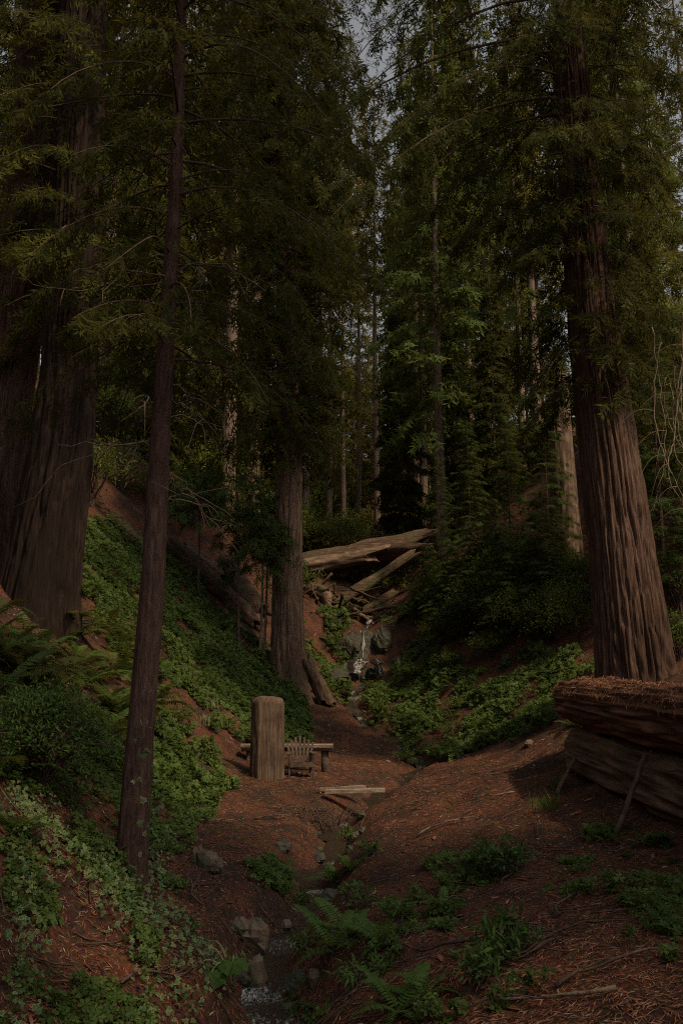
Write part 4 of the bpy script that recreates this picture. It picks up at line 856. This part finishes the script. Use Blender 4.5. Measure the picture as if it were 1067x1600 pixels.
shrub('broadleaf_plant', 'leafy plant on the sorrel slope near the pale stone', hit(780, 1155), .45, .35, 14, 16, .14, M_BROAD, 8)
shrub('broadleaf_plant', 'leafy plant on the creek island between path and bend', hit(630, 1190), .45, .3, 14, 18, .12, M_BROAD, 12)
shrub('seedling', 'young dark green seedling with few wide leaves on the left bank', hit(300, 1470), .07, .2, 5, 4, .09, M_SHRUB, 9, cat='plant')
shrub('seedling', 'pale blue green seedling beside the slender redwood', hit(130, 1330), .08, .12, 5, 4, .1, M_SHRUB, 10, cat='plant')
shrub('dry_grass_tuft', 'reddish dry bush on the trail cut across the left slope', hit(275, 1135), .55, .5, 30, 26, .08, M_FERNO, 11)
for k, (px, py, w, h) in enumerate(((850, 1010, .9, 1.2), (760, 1030, .8, 1.0), (900, 970, 1., 1.8), (700, 1050, .7, .8), (640, 1070, .6, .8), (1062, 960, .8, 2.4), (1060, 1030, .6, 1.2), (820, 960, 1., 1.8), (740, 985, .9, 1.4))):
    shrub('slope_bush', 'dark leafy bush on the shaded right slope', hit(px, py, 12), w, h, 26, 34, .13, M_BROAD, 30 + k, 'bushes on the right slope')
for k, (px, py, w, h, Y0) in enumerate(((140, 790, 1.6, 2.6, 24), (190, 770, 1.8, 3.0, 28), (250, 800, 1.6, 2.2, 28), (300, 820, 1.5, 2.2, 30), (90, 760, 1.6, 3.0, 24), (470, 930, 1., 1.4, 36), (600, 935, 1.2, 1.6, 38), (545, 850, 2., 3., 45), (450, 840, 2., 3., 45), (380, 830, 2., 3., 40))):
    shrub('hillside_bush', 'light yellow green bush on the slope among the fallen logs', hit(px, py, Y0), w, h, 28, 34, .2, M_LIME if k % 2 == 0 else M_BROAD, 60 + k, 'bushes on the far left slope')
proto = shrub('bank_shrub', 'x', (0, 0, 0), 1.5, 1.7, 100, 60, .11, M_BROAD, 801, dome=True); r3 = np.random.default_rng(56)
for k, (px, py, s_, lb) in enumerate(((700, 1005, .75, 'rounded leafy shrub lowest on the right bank beside the waterfall'), (755, 985, .95, 'rounded leafy shrub on the right bank above the sorrel'), (815, 990, .9, 'rounded leafy shrub on the right bank uphill of the pale stone'), (875, 1000, .9, 'rounded leafy shrub close to the foot of the furrowed redwood'), (725, 945, 1., 'rounded leafy shrub in the second row above the waterfall side'), (790, 930, 1.1, 'rounded leafy shrub in the middle of the second row on the bank'), (850, 935, 1.1, 'rounded leafy shrub in the second row beside the furrowed redwood'), (680, 960, .8, 'rounded leafy shrub overhanging the end of the log bridge'), (900, 950, .9, 'rounded leafy shrub half hidden by the furrowed redwood'))):
    o = proto if k == 0 else copy_tree(proto); q = hit(px, py, 18); o.location = [float(v) for v in q]; o.rotation_euler[2] = r3.uniform(0, 6.28); o.scale = (s_, s_, s_ * r3.uniform(.85, 1.25)); tag(o, lb, 'shrub')
protos = [shrub('gully_bush', 'x', (0, 0, 0), 2.2, 3.4, 44, 46, .3, m_, 90 + q) for q, m_ in enumerate((M_LIME, M_BROAD, M_OLIVE))]
spots = [(455, 46), (480, 50), (500, 47), (560, 46), (585, 49), (610, 45), (540, 55), (470, 58), (600, 60), (430, 52), (400, 50), (370, 52), (330, 44), (290, 48), (250, 46), (210, 42), (170, 46), (130, 50), (300, 60), (360, 64), (640, 52), (500, 66), (560, 70), (440, 66), (690, 55), (740, 52), (800, 46), (850, 44), (960, 40), (1010, 44), (1060, 38), (930, 50), (1040, 30), (1000, 33), (1075, 27), (1095, 33), (975, 37), (1030, 36), (1070, 44), (535, 62), (555, 58), (510, 60), (480, 72), (590, 74), (525, 80), (560, 84), (490, 90), (330, 74), (270, 66), (390, 76), (420, 84), (160, 36), (120, 38), (195, 38), (230, 54), (660, 66), (720, 70), (800, 60), (870, 62), (600, 54), (625, 62)]
r3 = np.random.default_rng(55)
for k, (px, Y) in enumerate(spots):
    o = protos[k % 3] if k < 3 else copy_tree(protos[k % 3]); x = (px - 533.5) / FPX * Y / cT; o.location = (x, Y, ground(x, Y) - .1); o.rotation_euler[2] = r3.uniform(0, 6.28)
    sc_ = r3.uniform(.6, 1.15); o.scale = (sc_ * 1.1, sc_ * 1.1, sc_ * r3.uniform(.7, 1.3)); tag(o, ('pale yellow green', 'mid green', 'brownish olive')[k % 3] + ' bush in the hazy undergrowth beyond the fallen logs', 'shrub', ('pale', 'mid green', 'olive')[k % 3] + ' bushes beyond the fallen logs')
for k, (px, py, s) in enumerate(((875, 1235, .28), (855, 1265, .22), (330, 1110, .3), (320, 1135, .25), (915, 1215, .25))):
    c = hit(px, py); r2 = np.random.default_rng(300 + k); mb = MB(); t_ = None
    for b_ in range(46):
        a = r2.uniform(0, 6.28); l = s * r2.uniform(.6, 1.2) * 1.2; ln = r2.uniform(.1, .7); q = np.array([math.cos(a), math.sin(a), 0]); o_ = np.array([r2.normal(0, .09), r2.normal(0, .09), 0]); w_ = np.array([-q[1], q[0], 0]) * .006
        pts = [o_ + l * (ln * u ** 2 * q + np.array([0, 0, u * (1 - .3 * u * ln)])) for u in (0, .5, 1)]
        mb.add([pts[0] - w_, pts[0] + w_, pts[1] + w_, pts[1] - w_, pts[2]], [np.array([[0, 1, 2, 3]]), np.array([[3, 2, 4]])], r2.uniform(.2, .8))
    o = mb.build('grass_tuft', M_FERN if k not in (2, 3) else M_STEM); o.location = [float(v) for v in c]; o['kind'] = 'stuff'
    tag(o, 'tuft of grass against the end of the huge log' if k not in (2, 3) else 'pale dry grass tuft beside the slope trail', 'grass')

# coltsfoot at the bottom: big round leaves on pale stalks
c = hit(352, 1560); t = thing('coltsfoot', 'coltsfoot with two large round green leaves beside the lowest cascade', 'plant', c)
for k, (dx, dy, dz, r, tl) in enumerate(((.06, -.05, .26, .12, .3), (-.10, -.12, .2, .13, .5))):
    n = 28; a = np.linspace(0, 2 * np.pi, n, endpoint=False); rr = r * (1 + .07 * np.cos(a * 9) + .05 * np.cos(a * 4 + 1)) * np.where(np.abs(a - np.pi / 2) < .3, .45, 1)
    ring = np.stack([rr * np.cos(a), rr * np.sin(a), -.22 * rr + .02 * np.cos(a * 9)], -1); mid = ring * .55 + [0, 0, .012]
    V = np.vstack([ring, mid, [0, .0, 0]]) @ rotx(tl).T; j = np.arange(n); q = (j + 1) % n
    o = MB().add(V + [dx, dy, dz], [np.stack([j, q, n + q, n + j], -1), np.stack([n + j, n + q, np.full(n, 2 * n)], -1)], np.concatenate([.3 + .3 * (np.cos(a * 9) > 0), .4 + .3 * (np.cos(a * 9) > 0), [.7]])).build('leaf', M_COLT, t)
for k in range(5):
    e = ((.06, -.05, .26), (-.1, -.12, .2), (-.2, .1, .3), (-.16, .2, .34), (-.25, 0, .2))[k]; s = np.linspace(0, 1, 8)[:, None]
    pts = np.array([.05, .12, 0]) * (1 - s) + np.array(e) * s + np.array([0, 0, .14]) * np.sin(s * 3.14) ; V, F = tube(pts, np.linspace(.008, .005, 8), 5); MB().add(V, F).build('stalk', M_STEM, t, True)

# ------------------------------------------------------------------ thin saplings, vines
for px0, py0, px1, py1, Y0, r, lb in ((310, 932, 311, 780, 18, .045, 'single thin bare sapling stem in front of the left fallen log'), (373, 1012, 370, 800, 18, .05, 'thin bare sapling stem nearest the weathered small log'), (406, 1032, 411, 860, 18, .055, 'tan sapling stem, left one of the leaning pair by the middle redwood'), (412, 1030, 419, 830, 18, .05, 'tan sapling stem, darker one of the leaning pair by the middle redwood'), (791, 752, 768, 420, 26, .17, 'slim bare trunk standing on the dark right slope')):
    c = hit(px0, py0, Y0); top_ = P(px1, py1, c[1]); p2 = top_ + (top_ - c) * .35
    t = thing('sapling', lb, 'sapling', c); pth = np.array([c - [0, 0, .3], .5 * (c + top_) + [.03, 0, 0], top_, p2])
    tk = trunk(pth, r, r * .35, 12, 40, 6, .12, int(px0), .2, .2)
    fol, wd = crown(int(px0) + 7, path_axis(pth), float(top_[2] - (.15 if px0 < 700 else 1.5) * (top_[2] - c[2])), float(p2[2]), lambda q, a: 1.5 - .5 * q, 22, .45, 8)
    finish_tree(t, c, tk, M_DEAD if 400 < px0 < 500 else M_TWIG if px0 < 700 else M_RED, fol, M_FIR, wd, M_TWIG)
rng = np.random.default_rng(3)
for k in range(9):
    px, py = rng.uniform(1015, 1075), rng.uniform(470, 640); Yv = rng.uniform(13.5, 15); a = P(px, py, Yv); n = 26; s = np.linspace(0, 1, n); L = rng.uniform(2.2, 3.6)
    pts = a + np.stack([.35 * np.sin(s * rng.uniform(3, 7) + k) * s + .25 * s * rng.normal(), .2 * np.sin(s * 5), -L * s], -1) + np.cumsum(rng.normal(0, .014, (n, 3)), 0)
    V, F = tube(pts, np.linspace(.011, .004, n), 5); mb = MB().add(V, F)
    for f in range(4):
        i0 = rng.integers(4, n - 3); u = np.linspace(0, 1, 8); p2 = pts[i0] + np.stack([rng.normal(0, .4) * u, rng.normal(0, .2) * u, -rng.uniform(.2, .9) * u ** 1.5 + .1 * np.sin(u * 3)], -1); V, F = tube(p2, np.linspace(.006, .002, 8), 4); mb.add(V, F)
    tag(mb.build('dead_vine', M_DEAD, None, True), 'thin bare vine dangling beside the tall furrowed redwood', 'vine', 'vines dangling on the right')

# ------------------------------------------------------------------ brush in the creek, bark pieces
rng = np.random.default_rng(404); c = hit(500, 1292); t = thing('brush_pile', 'dark tangle of twigs and roots under the bank below the plank', 'brush', c)
for k in range(70):
    p0 = np.array([rng.normal(0, .38), rng.normal(0, .16), rng.uniform(-.05, .16)]); a = rng.normal(0, .8); L = rng.uniform(.2, .7); u = np.linspace(-.5, .5, 6)
    pts = p0 + np.stack([u * L * math.cos(a), u * L * math.sin(a) * .5, .12 * np.cos(u * 3) + u * rng.normal(0, .25)], -1) + rng.normal(0, .012, (6, 3))
    V, F = tube(pts, np.linspace(rng.uniform(.006, .014), .003, 6), 4); MB().add(V, F).build('twig', M_TWIG, t, True)
for k, (px, py, L, a) in enumerate(((700, 1290, .9, .3), (880, 1420, .7, 1.2), (660, 1500, 1.0, 2.4), (330, 1290, .8, .5), (300, 1400, .7, 2.0), (960, 1520, .8, .2), (770, 1250, .6, 2.8), (430, 1280, .7, .1), (250, 1540, .8, 1.0), (840, 1580, .9, 2.6))):
    c = hit(px, py); u = np.linspace(-.5, .5, 9); xs, ys = c[0] + u * L * math.cos(a) + .04 * np.sin(u * 7), c[1] + u * L * math.sin(a); o = thing('fallen_branch', 'dead fallen branch lying on the needle litter', 'branch', c, 0, 'dead branches on the forest floor')
    pts = np.stack([xs, ys, terrain(xs, ys) + .03 + .03 * np.cos(u * 3)], -1) - c; V, F = tube(pts, np.linspace(.014, .005, 9), 6); MB().add(V, F).build('stem', M_DEAD if k % 3 == 0 else M_TWIG, o, True)
    for f in range(4):
        i0 = 2 + f; d = (pts[i0 + 1] - pts[i0]) / .09 + np.array([rng.normal(0, .5), rng.normal(0, .5), rng.uniform(0, .35)]); V, F = tube(pts[i0] + np.linspace(0, 1, 4)[:, None] * d * rng.uniform(.08, .2), np.linspace(.006, .002, 4), 4); MB().add(V, F).build('twig', M_TWIG, o, True)
mb = MB(); n = 180; x, Y = scatter(n, rng, -3.2, 3.2, 5.6, 20, 1.3); k = np.abs(x - creek(Y)) > .35; x, Y = x[k], Y[k]; nr = normals(x, Y)
CH = (np.array([(-.5, -.1, 0), (-.1, -.14, .05), (.5, -.06, .01), (.45, .09, 0), (0, .15, .06), (-.48, .07, .02)]), [np.array([[0, 1, 4, 5], [1, 2, 3, 4]])])
d = rng.normal(0, 1, (len(x), 3)); V, F = place(*CH, np.stack([x, Y, terrain(x, Y) + .015], -1), d - (d * nr).sum(1, keepdims=True) * nr, norm(nr + rng.normal(0, .15, nr.shape)), rng.uniform(.05, .15, len(x)))
tag(mb.add(V, F, np.repeat(rng.uniform(.05, .75, len(x)), 6)).build('bark_litter', M_LIT), 'loose flat bark pieces strewn over the needle floor', 'bark', kind='stuff')
for k, (px, py, w, h, lb) in enumerate(((470, 1420, .16, .2, 'small leafy plant on the left edge of the creek bed'), (560, 1420, .22, .26, 'leafy plant on the right edge of the creek bed'), (575, 1340, .18, .22, 'leafy plant beside the creek below the plank end'), (480, 1500, .2, .26, 'drooping leafy plant over the lowest cascade'), (615, 1445, .2, .2, 'low leafy plant on the needle bank above the creek'), (440, 1400, .14, .16, 'small leafy plant on the bank beside the left creek fern'), (560, 1540, .22, .22, 'leafy plant behind the bright creek bank fern'))):
    shrub('creek_plant', lb, hit(px, py), w, h, 9, 14, .075, M_FERN if k % 2 else M_SHRUB, 500 + k, cat='plant')
